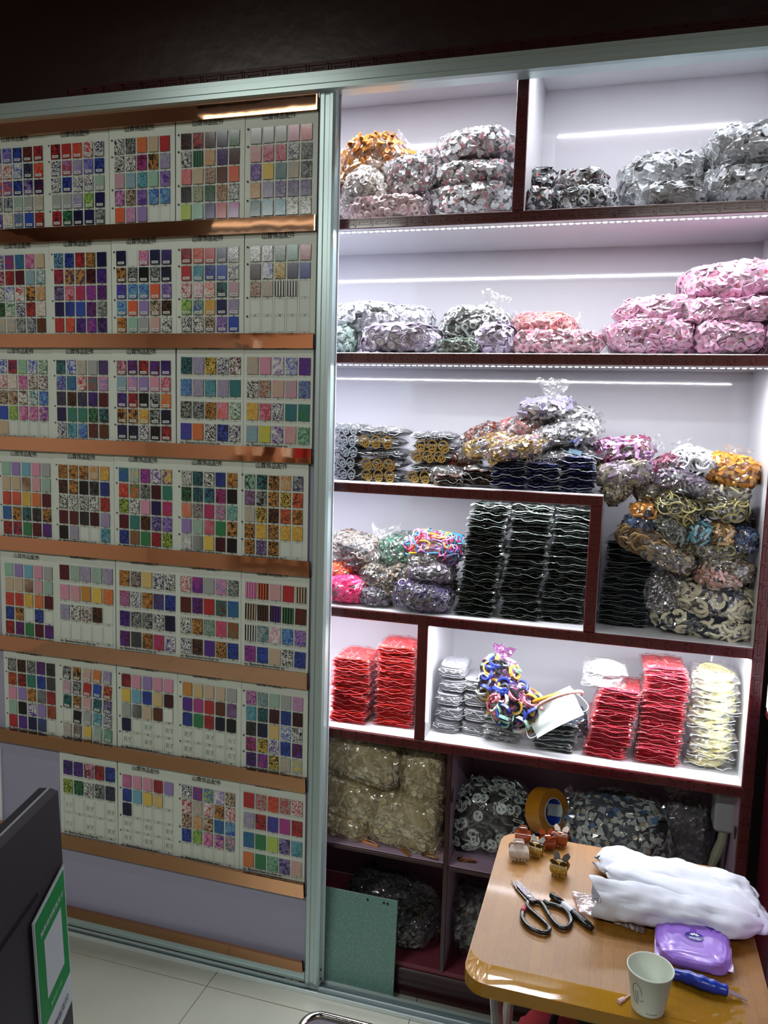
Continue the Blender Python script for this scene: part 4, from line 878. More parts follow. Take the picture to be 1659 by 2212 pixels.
for k in range(2):
    t=thing('hairband_packet','clear packet of white hair bands lying on the crimson stack, %s one'%('lower','upper')[k],'packet',(c_.x+.004*k,.06,c_.z+.003+.034*k),(0,0,.05*k),'packets of white hair bands'); link('contents',vW[k][0],t); link('plastic_wrap',vW[k][1],t)
# white card packs
vC=[]
for i in range(3):
    mb=MB(); r=random.Random(60+i); w,d,h=.072,.11,.034
    for k in range(6): 
        M=Matrix.Translation((r.uniform(-.003,.003),d/2+r.uniform(-.003,.003),h*k/6+.001))
        mb.extr([(x*.036,y*.054) for x,y in [(math.copysign(abs(math.cos(a*.3927))**.5,math.cos(a*.3927)),math.copysign(abs(math.sin(a*.3927))**.5,math.sin(a*.3927))) for a in range(16)]],0,.0028,M,k%2,True)
    _,wm=packet_meshes('whitecard%d'%i,.078,.115,.036,60+i,[white_],None,FILM,mat('film_seam','aab2b2',.25)); vC.append((mb.mesh('white_cards',[mat('card_stock','c6c6ce',.5),mat('card_stock2','a9aab4',.5)]),wm))
pile('card_packet','packet of plain white display cards','the white stack against the divider',vC,966,1582,1434,.07,S5,5,'packets of white display cards',lean=.012,tilt=.0)
pile('card_packet','packet of plain white display cards','the white stack beside the ring bag',vC,1022,1590,1462,.075,S5,4,'packets of white display cards',lean=-.002)
# clear purple bag of rings
rg=[mat('ring_core','7a6a80',.6),mat('r_white','c8d4cc',.3),mat('r_blue','2c3c8c',.3),mat('r_pink','c0707c',.35),mat('r_gold','a8853a',.3),mat('r_black','1c1c20',.3),mat('r_mint','7fa898',.3)]
pf=film('violet_film','dfa8dc',.12,.14)
itR=it_ring(.021,.016,.009,(1,2,3,4,5,6))
bag('bangle_bag','violet clear bag of coloured plastic bangles, upper twisted half',(1040,1420,1112,1520),.11,.04,itR,34,rg,'violet bags of bangles',rot=14,fm=pf,flap=[(95,.05,.07)],tilt=.9,fk=1.12)
bag('bangle_bag','violet clear bag of coloured plastic bangles, fuller lower half',(1060,1480,1165,1566),.08,.05,itR,60,rg,'violet bags of bangles',rot=20,fm=pf,tilt=.9,fk=1.12)
# tag packs
tgc=[mat('tag_stock','b2b4ba',.5),mat('tag_print','4c4e56',.5)]
def deco_dots(mb,w,d,h,r):
    for k in range(10): x=r.uniform(-.4,.4)*w; z=r.uniform(.3,.7)*h; mb.box((x-.002,-.003,z-.0015),(x+.002,0,z+.0015),1)
vT=variants('tagpk',.10,.11,.014,tgc,deco_dots,3,fm=FILM)
pile('tag_packet','flat packet of printed grey tags','the pile under the bangle bag',vT,1080,1600,1548,.06,S5,5,'flat packets of printed tags',lean=.0,jr=.3,jx=.012)
vM=variants('metalpk',.11,.10,.012,[mat('steel_core','3c444a',.5),mat('steel_pin','8c9498',.3,metal=.6)],deco_sheets(1,3),3)
pile('pin_packet','flat packet of dark metal pins','the pile under the face mask',vM,1196,1622,1560,.045,S5,6,'flat packets of metal pins',jr=.3,jx=.012)
bag('pin_bag','crumpled bag of dark blue grey pins behind the face mask',(1185,1525,1268,1590),.12,.06,it_bar(.022,.004,.003,(1,2)),90,clr('dbp','4a5870','2a3448'),None,fm=FILM)
# face mask: pleated sheet with two ear loops
c=onY(1196,1538,.035)
t=thing('face_mask','white disposable face mask draped over the grey tag packets','face mask',c,(math.radians(-28),math.radians(-35),0))
mb=MB(); mb.grid(lambda u,v:((u-.5)*.145,-.0015+.004*math.sin(v*14)*.5-.012*math.sin(u*3.14),(v-.5)*.085),16,14); mb.grid(lambda u,v:((u-.5)*.145,.001+.004*math.sin(v*14)*.5-.012*math.sin(u*3.14),(v-.5)*.085),16,14)
obj('mask_body',mb,mat('mask_white','e6f2f4',.8),t,True)
for sx in (-1,1):
    mb=MB(); mb.tube([(sx*(.072+.022*math.sin(a*.314)),-.004,-.036+.0072*a-(.025*math.sin(a*.314))) for a in range(11)],.0013,0,6); obj('ear_loop',mb,mat('elastic_white','e2e6ea',.7),t)
c=onY(1210,1512,.02)
t=thing('headband','pale pink braided headband lying on the face mask','headband',c,(math.radians(60),math.radians(-28),0))
mb=MB(); mb.tube([(.062*math.cos(a),0.0,.045*math.sin(a)) for a in [(-.6+.07*i) for i in range(62)]],[.0042+.0012*abs(math.sin(i*.75)) for i in range(62)],0,8); obj('band',mb,mat('blush_resin','d8a298',.3),t,True)
c=onY(1182,1508,.06)
t=thing('headband','amber hair hoop behind the face mask','headband',c,(math.radians(70),math.radians(-25),0))
mb=MB(); mb.tube([(.045*math.cos(a),0,.03*math.sin(a)) for a in [i*.14 for i in range(36)]],.006,0,8); obj('band',mb,mat('amber_resin','b07a20',.25),t,True)
# --- sixth shelf, left: six pillows of clear yellowish discs
bei=[mat('straw_bag_core','9a9478',.7,noisecol='b0aa8c',nscale=30),mat('clear_disc','b4ad8c',.25),mat('clear_disc2','a09670',.25),mat('pearl_disc','cfd4c0',.2)]
FILMD=film('clear_film_dark',white=.03,gloss=.05,scale=16)
itb=it_mix(it_ring(.0075,.004,.0015,(1,2)),it_disc(.008,.0012,(1,2,3)),it_bar(.014,.0015,.001,(3,1)))
yf=film('straw_film','f8f2e0',.12,.10,18)
for lab,bb,Y,ry,rt,zf in (('top left',(688,1572,890,1668),.14,.11,9,None),('top right, upright',(872,1600,974,1714),.16,.10,-4,None),('middle left',(690,1652,842,1742),.13,.11,12,None),('middle right, pearly patched',(806,1692,968,1786),.13,.11,6,None),('bottom left',(690,1722,822,1812),.12,.10,10,S6),('bottom right beside the divider',(800,1762,966,1846),.12,.10,6,S6)):
    bag('disc_bag','straw coloured bag of clear discs, %s of the pile of six'%lab,bb,Y,ry,itb,190,bei,'straw coloured bags of clear discs',rot=rt,zfloor=zf,e=.42,lump=.05,fm=yf,fk=1.03,crinkle=.03)
# barrettes lying on the sixth shelf
def barrette(lab,px,py,z,ang,cols,L=.05):
    p=onZ(px,py,z); t=thing('barrette',lab,'hair clip',(p.x,p.y,z),(0,0,math.radians(ang)),'barrettes at the front of the sixth shelf')
    a,b=cols
    mb=MB(); mb.tube([(-L/2,0,.003),(-L/4,0,.0045),(L/4,0,.0045),(L/2,0,.003)],.0014,0,6); mb.box((-L/2,-.003,.001),(-L/2+.008,.003,.005),0); mb.tube([(-L/2,0,.006),(0,.0,.013),(L/2,0,.006)],.0013,0,6); obj('metal_clasp',mb,a,t)
    mb=MB(); mb.box((-L/2,-.0055,.0),(L/2,-.0015,.006),0,.0012);
    mb.extr(circ(.009,12,-L/2+.004,.002),.004,.008,None,0); obj('clip_plate',mb,b,t)
gm=mat('gold_wire','b88a3c',.25,metal=.7)
barrette('plain peach plastic barrette, leftmost on the shelf front',800,1824,S6,-12,(mat('peach_plastic','c88a5c',.4),mat('peach_plastic','c88a5c',.4)),.055)
barrette('open gold wire barrette in the middle of the shelf front',875,1842,S6,-38,(gm,gm))
barrette('gold wire barrette with tortoiseshell spots next to the divider',930,1853,S6,-10,(gm,mat('tortoise','6a4a22',.25,noisecol='241408',nscale=90)))
barrette('amber and brown barrette on the shelf right of the divider',1010,1862,S6-.004,10,(mat('amber_wire','b8622a',.2),mat('tortoise','6a4a22',.25,noisecol='241408',nscale=90)))
# --- sixth shelf, right
pm=[mat('panda_core','0e1414',.5),mat('panda_white','aab6b2',.35),mat('panda_black','0c0f10',.3)]
bag('charm_bag','large bag of black and white panda charms right of the divider',(974,1684,1156,1856),.15,.10,it_panda,95,pm,None,zfloor=S6-.004,e=.6,lump=.04,taper=.18,fk=1.03,crinkle=.03,fm=FILMD)
sh=[mat('shard_core','3a4650',.8),mat('shard_grey','98a2a2',.35),mat('shard_blue','3a6a98',.3),mat('shard_pale','b0b8b4',.35),mat('shard_tan','8c8468',.4),mat('shard_deep','22486c',.3)]
bag('charm_bag','sprawling bag of blue, grey and white chips behind the table',(1215,1712,1450,1850),.16,.12,it_mix(it_shard((1,2,3,5)),it_disc(.007,.0015,(1,3,4)),it_shard((1,3))),300,sh,None,zfloor=S6-.004,e=.7,fm=FILMD,flap=[(150,.05,.1)])
bag('charm_bag','smoky clear bag standing right of the blue chips',(1418,1712,1540,1850),.2,.07,it_disc(.006,.001,(1,)),50,[mat('smoke_core','3a3840',.8),mat('smoke','55545c',.5)],None,zfloor=S6-.004,fm=FILMD,flap=[(100,.04,.08)])
# roll of packing tape
c=onY(1181,1752,.10)
t=thing('tape_roll','big roll of amber packing tape tilted on top of the panda charm bag','tape roll',c)
t.rotation_euler=Vector((.80,-.52,.28)).to_track_quat('Z','Y').to_euler()
mb=MB(); mb.ring(.064,.0385,.05,Matrix.Translation((0,0,-.025)),0,48); obj('tape_winding',mb,mat('amber_tape','a06a10',.22,coat=.5),t)
mb=MB(); mb.ring(.0384,.0365,.052,Matrix.Translation((0,0,-.026)),0,40); obj('cardboard_core',mb,mat('core_white','b4c4c8',.5),t)
mb=MB()
for a0 in (.3,2.4,4.5): mb.ring(.0364,.0358,.050,Matrix.Translation((0,0,-.025)),0,10,a0,a0+1.1)
obj('blue_print',mb,mat('print_blue','1a3aa0',.4),t)
# white adapter box on the right wall with its cable
c=onY(1567,1752,.10)
t=thing('power_box','white plastic box fixed high in the right corner of the lower shelf','power box',c)
mb=MB(); mb.box((-.028,-.02,-.055),(.03,.06,.055),0,.008); obj('housing',mb,mat('dull_white_plastic','8e9298',.4),t)
mb=MB(); mb.box((.0305,-.012,.01),(.045,.03,.04),0,.004); mb.tube([(.04,0,.01),(.044,-.004,-.02),(.04,0,-.05)],.004); obj('black_plug',mb,blk,t)
mb=MB(); mb.tube([(0,.0,-.055),(-.002,.005,-.09),(-.012,.01,-.13),(-.02,.02,-.17)],[.012,.013,.014,.010],0,10); obj('cable_sleeve',mb,mat('cream_sleeve','8a8c78',.5),t)
t=thing('cable','thin black cable with a plug lying on the blue chips','cable',onY(1420,1785,.06))
mb=MB(); pts=[onY(x,y,.05)-t.location for x,y in ((1372,1822),(1385,1800),(1405,1788),(1425,1785))]; mb.tube(pts,.0022); obj('wire',mb,blk,t,True)
mb=MB(); q=onY(1431,1786,.05)-t.location; mb.box((q.x-.012,q.y-.01,q.z-.014),(q.x+.014,q.y+.01,q.z+.014),0,.004); obj('plug',mb,blk,t)
# --- bottom shelf
dkm=[mat('black_core','0b0c0d',.6),mat('black_clip','15181a',.2),mat('smoke_clip','33383a',.2),mat('brown_clip','3a3020',.3)]
bag('clip_bag','dark bag of black clips lying at the back of the bottom shelf',(752,1886,925,1985),.20,.10,it_mix(it_ring(.012,.008,.004,(1,2)),it_bar(.024,.006,.004,(1,1,3))),170,dkm,None,zfloor=None,rot=8,fm=FILMD)
bag('clip_bag','dark bag of black and brown clips behind the green sheet',(800,1925,950,2090),.14,.11,it_mix(it_ring(.012,.008,.004,(1,2)),it_bar(.024,.006,.004,(1,3))),230,dkm,None,zfloor=.101,fm=FILMD,flap=[(-20,.03,.06)])
bag('clip_bag','murky grey clear bag in the right bottom cell behind the table',(972,1900,1090,2085),.16,.10,it_mix(it_disc(.009,.002,(1,2)),it_shard((1,2))),150,[mat('murk_core','1c1c1e',.6),mat('murk_a','565a58',.3),mat('murk_b','3a3c3c',.3)],None,zfloor=.101,fm=FILMD)
# green sheet of rhinestone film leaning on the cabinet
t=thing('rhinestone_sheet','pale green dotted sheet leaning against the bottom cells by the door','sheet',(-.75,-.03,0))
tr_=onY(860,1945,-.010); hz=tr_.z; th=math.atan2(.018,hz)
gs=mat('sage_sheet','4f726c',.3); nt=gs.node_tree; b=nt.nodes['Principled BSDF']; tc=nt.nodes.new('ShaderNodeTexCoord'); vo=nt.nodes.new('ShaderNodeTexVoronoi'); vo.inputs['Scale'].default_value=150; vo.inputs['Randomness'].default_value=.12
nt.links.new(tc.outputs['Object'],vo.inputs['Vector']); rp=nt.nodes.new('ShaderNodeValToRGB'); rp.color_ramp.elements[0].position=.30; rp.color_ramp.elements[1].position=.40
rp.color_ramp.elements[0].color=hexc('a8c4bc'); rp.color_ramp.elements[1].color=hexc('5c827b'); nt.links.new(vo.outputs['Distance'],rp.inputs[0]); nt.links.new(rp.outputs[0],b.inputs['Base Color'])
mb=MB(); mb.box((-.19,-.002,0),(tr_.x+.75,.002,hz),0,.001); s_=obj('sheet',mb,gs,t,rot=(-th,0,0))
mb=MB()
for px,py in ((795,1942),(830,1949),(838,1951)):
    q=onY(px,py,-.012); mb.extr(circ(.004,12,q.x+.75,q.z),.0022,.0026,XZ,0)
obj('punched_hole',mb,dark,t,rot=(-th,0,0))
# ================================================================== TABLE AND WHAT LIES ON IT
TZ=.75; X0,X1,Y0,Y1=-.205,.296,-.862,-.346
t=thing('folding_table','small bamboo topped folding table taped along its front edge','table',(.045,-.604,0))
def rr(x0,x1,y0,y1,c,n=8):
    pts=[]
    for cx_,cy_,a0 in ((x1-c,y0+c,-90),(x1-c,y1-c,0),(x0+c,y1-c,90),(x0+c,y0+c,180)):
        for q in range(n+1): a=math.radians(a0+90*q/n); pts.append((cx_+c*math.cos(a),cy_+c*math.sin(a)))
    return pts
bam=mat('bamboo','a67a3e',.42,coat=.08); nt=bam.node_tree; N=nt.nodes; L=nt.links; b=N['Principled BSDF']
tc=N.new('ShaderNodeTexCoord'); mp=N.new('ShaderNodeMapping'); L.new(tc.outputs['Object'],mp.inputs[0])
br=N.new('ShaderNodeTexBrick'); mp.inputs['Rotation'].default_value=(0,0,math.pi/2); L.new(mp.outputs[0],br.inputs[0]); br.inputs['Scale'].default_value=1; br.inputs['Brick Width'].default_value=.19; br.inputs['Row Height'].default_value=.0205; br.inputs['Mortar Size'].default_value=.0004; br.offset=.37
br.inputs['Color1'].default_value=hexc('8a5e20'); br.inputs['Color2'].default_value=hexc('7e531a'); br.inputs['Mortar'].default_value=hexc('6e4c1e'); br.inputs['Bias'].default_value=-.1
no=N.new('ShaderNodeTexNoise'); mp2=N.new('ShaderNodeMapping'); mp2.inputs['Scale'].default_value=(260,9,20); L.new(tc.outputs['Object'],mp2.inputs[0]); L.new(mp2.outputs[0],no.inputs['Vector']); no.inputs['Detail'].default_value=3
mr=N.new('ShaderNodeMapRange'); mr.inputs[1].default_value=.3; mr.inputs[2].default_value=.7; mr.inputs[3].default_value=.74; mr.inputs[4].default_value=1.1; L.new(no.outputs['Fac'],mr.inputs[0])
mx=N.new('ShaderNodeMixRGB'); mx.blend_type='MULTIPLY'; mx.inputs[0].default_value=1; L.new(br.outputs[0],mx.inputs[1]); L.new(mr.outputs[0],mx.inputs[2]); L.new(mx.outputs[0],b.inputs['Base Color'])
tx,ty=t.location.x,t.location.y
mb=MB(); mb.extr(rr(X0-tx,X1-tx,Y0-ty,Y1-ty,.045),TZ-.022,TZ,None,0,True); obj('tabletop',mb,bam,t)
tape=bpy.data.materials.new('yellow_packing_tape'); tape.use_nodes=True; nt=tape.node_tree; nt.nodes.clear()
o_=nt.nodes.new('ShaderNodeOutputMaterial'); a_=nt.nodes.new('ShaderNodeBsdfTransparent'); a_.inputs[0].default_value=(.86,.62,.12,1); g_=nt.nodes.new('ShaderNodeBsdfGlossy'); g_.inputs['Roughness'].default_value=.12
d_=nt.nodes.new('ShaderNodeBsdfDiffuse'); d_.inputs[0].default_value=hexc('c09a28'); m1=nt.nodes.new('ShaderNodeMixShader'); m1.inputs[0].default_value=.3; m2=nt.nodes.new('ShaderNodeMixShader'); m2.inputs[0].default_value=.08
nt.links.new(a_.outputs[0],m1.inputs[1]); nt.links.new(d_.outputs[0],m1.inputs[2]); nt.links.new(m1.outputs[0],m2.inputs[1]); nt.links.new(g_.outputs[0],m2.inputs[2]); nt.links.new(m2.outputs[0],o_.inputs[0])
mb=MB(); e=.0006
def strip(fn,n=40): mb.grid(fn,n,4,0)
def fr(u):  # front outline incl. the left corner
    pts=rr(X0-tx,X1-tx,Y0-ty,Y1-ty,.045)
    P=pts[27:36]+[pts[0]]; k=u*(len(P)-1); i=min(int(k),len(P)-2); f=k-i
    return (P[i][0]*(1-f)+P[i+1][0]*f,P[i][1]*(1-f)+P[i+1][1]*f)
mb.grid(lambda u,v:(fr(u)[0],fr(u)[1]-.0008,TZ-.024+.0245*v+.0006*noise.noise(Vector((u*30,v*4,0)))),60,3,0)
mb.grid(lambda u,v:(fr(u)[0]+(.0 if u>.12 else .02*v*(1-u/.12)),fr(u)[1]+.052*v*(.35+.65*min(1,u*5)),TZ+e+.0004*noise.noise(Vector((u*40,v*6,3)))),60,4,0)
mb.grid(lambda u,v:(.10-tx+.15*u,Y0-ty+.02+.11*v,TZ+.0014+.0005*noise.noise(Vector((u*12,v*12,5)))),20,16,0)
obj('packing_tape',mb,tape,t)
for sx in (-1,1):
    for sy in (-1,1):
        mb=MB(); mb.tube([(sx*.2,sy*.2,TZ-.022),(sx*.2,-sy*.16,.01)],.011,0,10); mb.lathe([(0,0),(.013,0),(.013,.02),(0,.02)],n=10,M=Matrix.Translation((sx*.2,-sy*.16,0))); obj('leg',mb,mat('grey_tube','9a9c9c',.35,metal=.5),t)
mb=MB(); mb.tube([(-.2,0,.36),(.2,0,.36)],.009,0,8); mb.tube([(-.2,.2,TZ-.03),(.2,.2,TZ-.03)],.009,0,8); mb.tube([(-.2,-.2,TZ-.03),(.2,-.2,TZ-.03)],.009,0,8); obj('cross_bar',mb,mat('grey_tube','9a9c9c',.35,metal=.5),t)
# bag of red and navy cloth under the table
t=thing('cloth_bag','red and navy cloth bag standing on the floor under the table','bag',(.0,-.66,0))
B=Blob(.16,.12,.27,.6,5,.08); mb=MB()
def dirf(u,v): a=2*math.pi*u; b=math.pi*(v-.5)*.9995; return Vector((math.cos(a)*math.cos(b),math.sin(a)*math.cos(b),math.sin(b)))
mb.grid(lambda u,v:B.pos(dirf(u,v))+Vector((0,0,.272)),40,24,0,True);
for i in range(len(mb.f)):
    if mb.v[mb.f[i][0]][0]>-.01: mb.m[i]=1
obj('cloth_body',mb,[mat('red_cloth','8c1c28',.9),mat('navy_cloth','16182e',.9)],t,True)
mb=MB(); mb.tube([(-.06,0,.53),(-.05,0,.58),(0,0,.6),(.05,0,.58),(.06,0,.53)],.008); obj('handle',mb,mat('navy_cloth','16182e',.9),t,True)
# scissors ------------------------------------------------------------
def Q(zx,zy): return (1080+zx/6.9125,1790+zy/6.9125)
def PT(zx,zy,z=TZ+.004): x,y=Q(zx,zy); return onZ(x,y,z)
o=PT(430,1010,TZ)
t=thing('scissors','open black handled scissors with dark steel blades on the table','scissors',o)
steel=mat('dark_steel','4a4448',.25,metal=.8); hb_=mat('black_rubber','0f0e10',.25,coat=.4)
for nm,P,zz in (('blade',[(165,772),(260,862),(420,985),(470,1100),(400,1090),(238,905)],.003),('blade',[(237,765),(330,832),(420,930),(545,1072),(470,1108),(430,1060),(250,870)],.0055)):
    mb=MB(); vs=[PT(a,b,TZ+zz)-o for a,b in P]; n=len(vs); up=Vector((0,0,.002)); mb.add(vs+[v+up for v in vs],[tuple(range(n,2*n))[::-1],tuple(range(n))]+[(i,(i+1)%n,(i+1)%n+n,i+n) for i in range(n)]); obj(nm,mb,steel,t)
mb=MB(); q=PT(435,1012,TZ+.008)-o; mb.lathe([(.0045,-.003),(.0045,0),(.003,.001),(0,.0013)],n=16,M=Matrix.Translation(q)); obj('pivot_screw',mb,silver,t)
def smooth(P,k=4):
    out=[]
    for i in range(len(P)-1):
        p0=P[max(i-1,0)];p1=P[i];p2=P[i+1];p3=P[min(i+2,len(P)-1)]
        for j in range(k):
            f=j/k; out.append(tuple(.5*((2*b_)+(-a_+c_)*f+(2*a_-5*b_+4*c_-d_)*f*f+(-a_+3*b_-3*c_+d_)*f**3) for a_,b_,c_,d_ in zip(p0,p1,p2,p3)))
    return out+[P[-1]]
L1=[(415,1085),(420,1180),(560,1310),(690,1430),(738,1500),(690,1552),(560,1528),(410,1450),(335,1340),(335,1240)]
L2=[(470,1100),(580,1090),(650,1150),(720,1270),(830,1420),(950,1485),(1040,1440),(1058,1340),(985,1225),(870,1160),(740,1125),(655,1085)]
for P in (L1,L2):
    mb=MB(); mb.tube(smooth([tuple(PT(a,b,TZ+.0058)-o) for a,b in P]),.0046,0,10); obj('handle',mb,hb_,t,True)
mb=MB(); a_=PT(335,1240,TZ+.0058)-o; b_=PT(368,1165,TZ+.0058)-o; mb.tube([a_,(a_+b_)/2,b_],[.0047,.0047,.0035],0,10); obj('red_tip',mb,mat('red_rubber','a8344c',.4),t,True)
# marker ---------------------------------------------------------------
a=PT(765,985,TZ+.0075); b=PT(1375,1490,TZ+.0075); ln=(b-a).length; ax=(b-a).normalized()
t=thing('marker','black permanent marker with a white printed band beside the scissors','marker',a);
sd=Vector((0,0,1)).cross(ax).normalized(); Mx=Matrix((( ax.x,sd.x,0,0),(ax.y,sd.y,0,0),(ax.z,sd.z,1,0),(0,0,0,1)))
t.matrix_world=Matrix.Translation(a)@Mx
RY=Matrix.Rotation(math.pi/2,4,'Y')
mb=MB(); mb.lathe([(0,0),(.0062,.001),(.0068,.004),(.0072,ln*.27),(0,ln*.27)],n=20,M=RY); obj('cap',mb,blk,t,True)
mb=MB(); mb.lathe([(.0068,ln*.27),(.0074,ln*.28),(.0074,ln*.92),(.006,ln*.93),(.0055,ln),(0,ln)],n=20,M=RY); obj('barrel',mb,blk,t,True)
mb=MB(); mb.lathe([(.00752,ln*.31),(.00752,ln*.54)],n=28,M=RY); obj('white_band',mb,mat('band_grey_white','b8bcc8',.4),t)
me=textmesh('PERMANENT',.0082); mb=MB(); vs=[]
for v in me.vertices:
    x,y=v.co.x,v.co.y; an=(y-.003)/.0078-math.radians(22); vs.append((ln*.55+x*.78,.0078*math.sin(an),.0078*math.cos(an)))
mb.add(vs,[tuple(p.vertices) for p in me.polygons]); obj('lettering',mb,mat('print_white','d8dade',.5),t)
# hair claws -------------------------------------------------------------
def claw(lab,zx,zy,ang,body,top,kind,s=1.0):
    p=PT(zx,zy,TZ); t=thing('hair_claw',lab,'hair claw',(p.x,p.y,TZ+.0005),(0,0,math.radians(ang)),'small hair claws on the table'); t.scale=(s*.98,s*.98,s*1.25)
    for sd in (-1,1):
        mb=MB()
        def g(u,v):
            w=.010+.007*math.sin(math.pi*(.15+.8*(1-v))); x=(u-.5)*2*w*(1.15 if kind=='claw' else 1.0); z=.022*v
            return (x,sd*(.0035+.010*math.sin(math.pi*min(1,(1-v)*.85))),z+(.0028*math.cos(u*math.pi*6) if v<.01 else 0)+.002)
        mb.grid(g,18,8,0); mb.grid(lambda u,v:tuple(c*(.88 if i==1 else 1) for i,c in enumerate(g(u,v))),18,8,0)
        for k in range(5): x=-.012+.006*k; mb.box((x-.0012,sd*.008-.002,.0),(x+.0012,sd*.008+.002,.004),0)
        obj('jaw',mb,body,t,True)
        mb=MB()
        if kind=='claw': mb.extr(rect(.02,.008,.4),0,.002,Matrix.Translation((0,sd*.006,.026))@Matrix.Rotation(math.radians(70*sd),4,'X'));
        else:
            for q in (-1,1):
                W=[(0,0),(q*.004,.010),(q*.012,.015),(q*.017,.010),(q*.013,.002),(q*.015,-.006),(q*.008,-.010),(q*.002,-.004)]
                mb.extr(W if q>0 else W[::-1],0,.0018,Matrix.Translation((0,sd*.007,.019))@Matrix.Scale(1.0,4)@Matrix.Rotation(math.radians(48 if sd>0 else 132),4,'X'))
        obj('handle_wing',mb,top,t)
    mb=MB(); mb.tube([(-.006,0,.022),(.006,0,.022)],.0022,0,8); obj('spring',mb,silver,t)
pw=mat('pearl_resin','c8bab2',.3,noisecol='b4a69e',nscale=120); amb=mat('amber_resin_deep','8a3c20',.15,coat=.5); gl=mat('gold_glitter','7a5c26',.3,noisecol='c09a48',nscale=400); dkr=mat('black_brown_resin','1c1216',.2)
claw('pearly white hair claw standing nearest the left edge of the table',275,455,8,pw,pw,'claw',1.15)
claw('black and gold butterfly hair claw beside the pearly white one',535,400,-12,gl,dkr,'fly')
claw('black and gold butterfly hair claw standing alone below the others',885,690,-10,gl,dkr,'fly',1.1)
claw('translucent brown hair claw at the back left corner of the table',340,190,5,amb,mat('amber_rosy','8a5a4c',.2),'claw',.95)
claw('amber brown butterfly hair claw under the tape roll',700,290,20,amb,amb,'fly')
claw('white winged butterfly hair claw with a brown body at the back',895,250,-5,amb,pw,'fly',1.05)
# paper cup --------------------------------------------------------------
bc=onZ(1399,2178,TZ); tz=onY(1402,2090,bc.y).z
t=thing('paper_cup','white paper cup with a thin printed line drawing near the table front','cup',(bc.x,bc.y,TZ+.0004)); hC=min(.10,tz-TZ)
mb=MB(); mb.lathe([(0,.004),(.0235,.004),(.0245,0),(.0255,.0),(.0262,.004),(.0355,hC-.002),(.0368,hC-.001),(.0372,hC+.001),(.0362,hC+.0024),(.0350,hC+.001),(.0345,hC-.003),(.0246,.006),(0,.006)],n=48); obj('cup_body',mb,mat('paper_white','c9d0c6',.5),t,True)
mb=MB()
def cupP(a,z): r_=.0263+(.0355-.0263)*(z-.004)/(hC-.006)+.0003; return (r_*math.cos(a),r_*math.sin(a),z)
for P in ([(-2.25+.28*math.cos(k*.4),hC*.55+.018*math.sin(k*.4)) for k in range(0,13)],[(-2.35,hC*.6),(-2.3,hC*.45),(-2.32,hC*.3)],[(-2.2,hC*.62),(-2.18,hC*.3)],[(-2.1,hC*.42),(-1.95,hC*.4),(-1.9,hC*.45)],[(-1.7,hC*.14),(-1.4,hC*.12),(-1.1,hC*.14)]):
    mb.tube([cupP(a_,z_) for a_,z_ in P],.0004,0,4)
obj('line_drawing',mb,mat('print_grey','4a5450',.6),t)
# tissue pack -------------------------------------------------------------
c0=onZ(1425,2078,TZ); c1=onZ(1573,2105,TZ); w_=.118
t=thing('tissue_pack','purple plastic pack of tissues with blue oval emblems beside the cup','tissue pack',((c0.x+c1.x)/2+.002,-.640,TZ),(0,0,math.radians(-3)))
B=Blob(.061,.080,.015,.42,3,.07); mb=MB(); mb.grid(lambda u,v:B.pos(dirf(u,v))*1.0+Vector((0,0,.015+.002*noise.noise(dirf(u,v)*5))),48,30,0,True)
obj('wrapper',mb,mat('purple_wrapper','7a52b4',.28,coat=.3,noisecol='9a78d0',nscale=9,bump=.15,bscale=14),t,True)
mb=MB();
for sx in (-1,1):
    mb=MB(); mb.grid(lambda u,v:(sx*(.056+.009*u),(v-.5)*.135,.012+.004*math.sin(v*18)*u),2,24,0); obj('sealed_edge',mb,mat('pale_wrapper','c8b4dc',.3),t)
me=textmesh('Vinda',.0085,align='CENTER')
for ex,ey,ss,ang in ((.002,-.018,1.0,0),(.030,.028,.85,2.6)):
    mb=MB(); M=Matrix.Translation((ex,ey,.0303))@Matrix.Rotation(ang,4,'Z')@Matrix.Scale(ss,4)
    mb.extr([(x*1.05,y*.8) for x,y in circ(.0155,24)],-.002,.0006,M,0); mb.extr([(x,y) for x,y in circ(.027,28,0,-.003)],-.004,-.0004,M,2)
    put_mesh(mb,me,M@Matrix.Translation((0,-.0085,.0008)),1)
    for k in range(5): a_=math.radians(30+30*k); mb.extr([(x,y) for x,y in circ(.0035,8,0,0,.42)],.0007,.001,M@Matrix.Translation((.006*math.cos(a_),.0005+.006*math.sin(a_),0))@Matrix.Rotation(a_-math.pi/2,4,'Z'),1)
    obj('oval_emblem',mb,[mat('emblem_blue','241a7c',.3),mat('print_white','d8dade',.5),mat('violet_ring','6c3aa8',.3)],t)
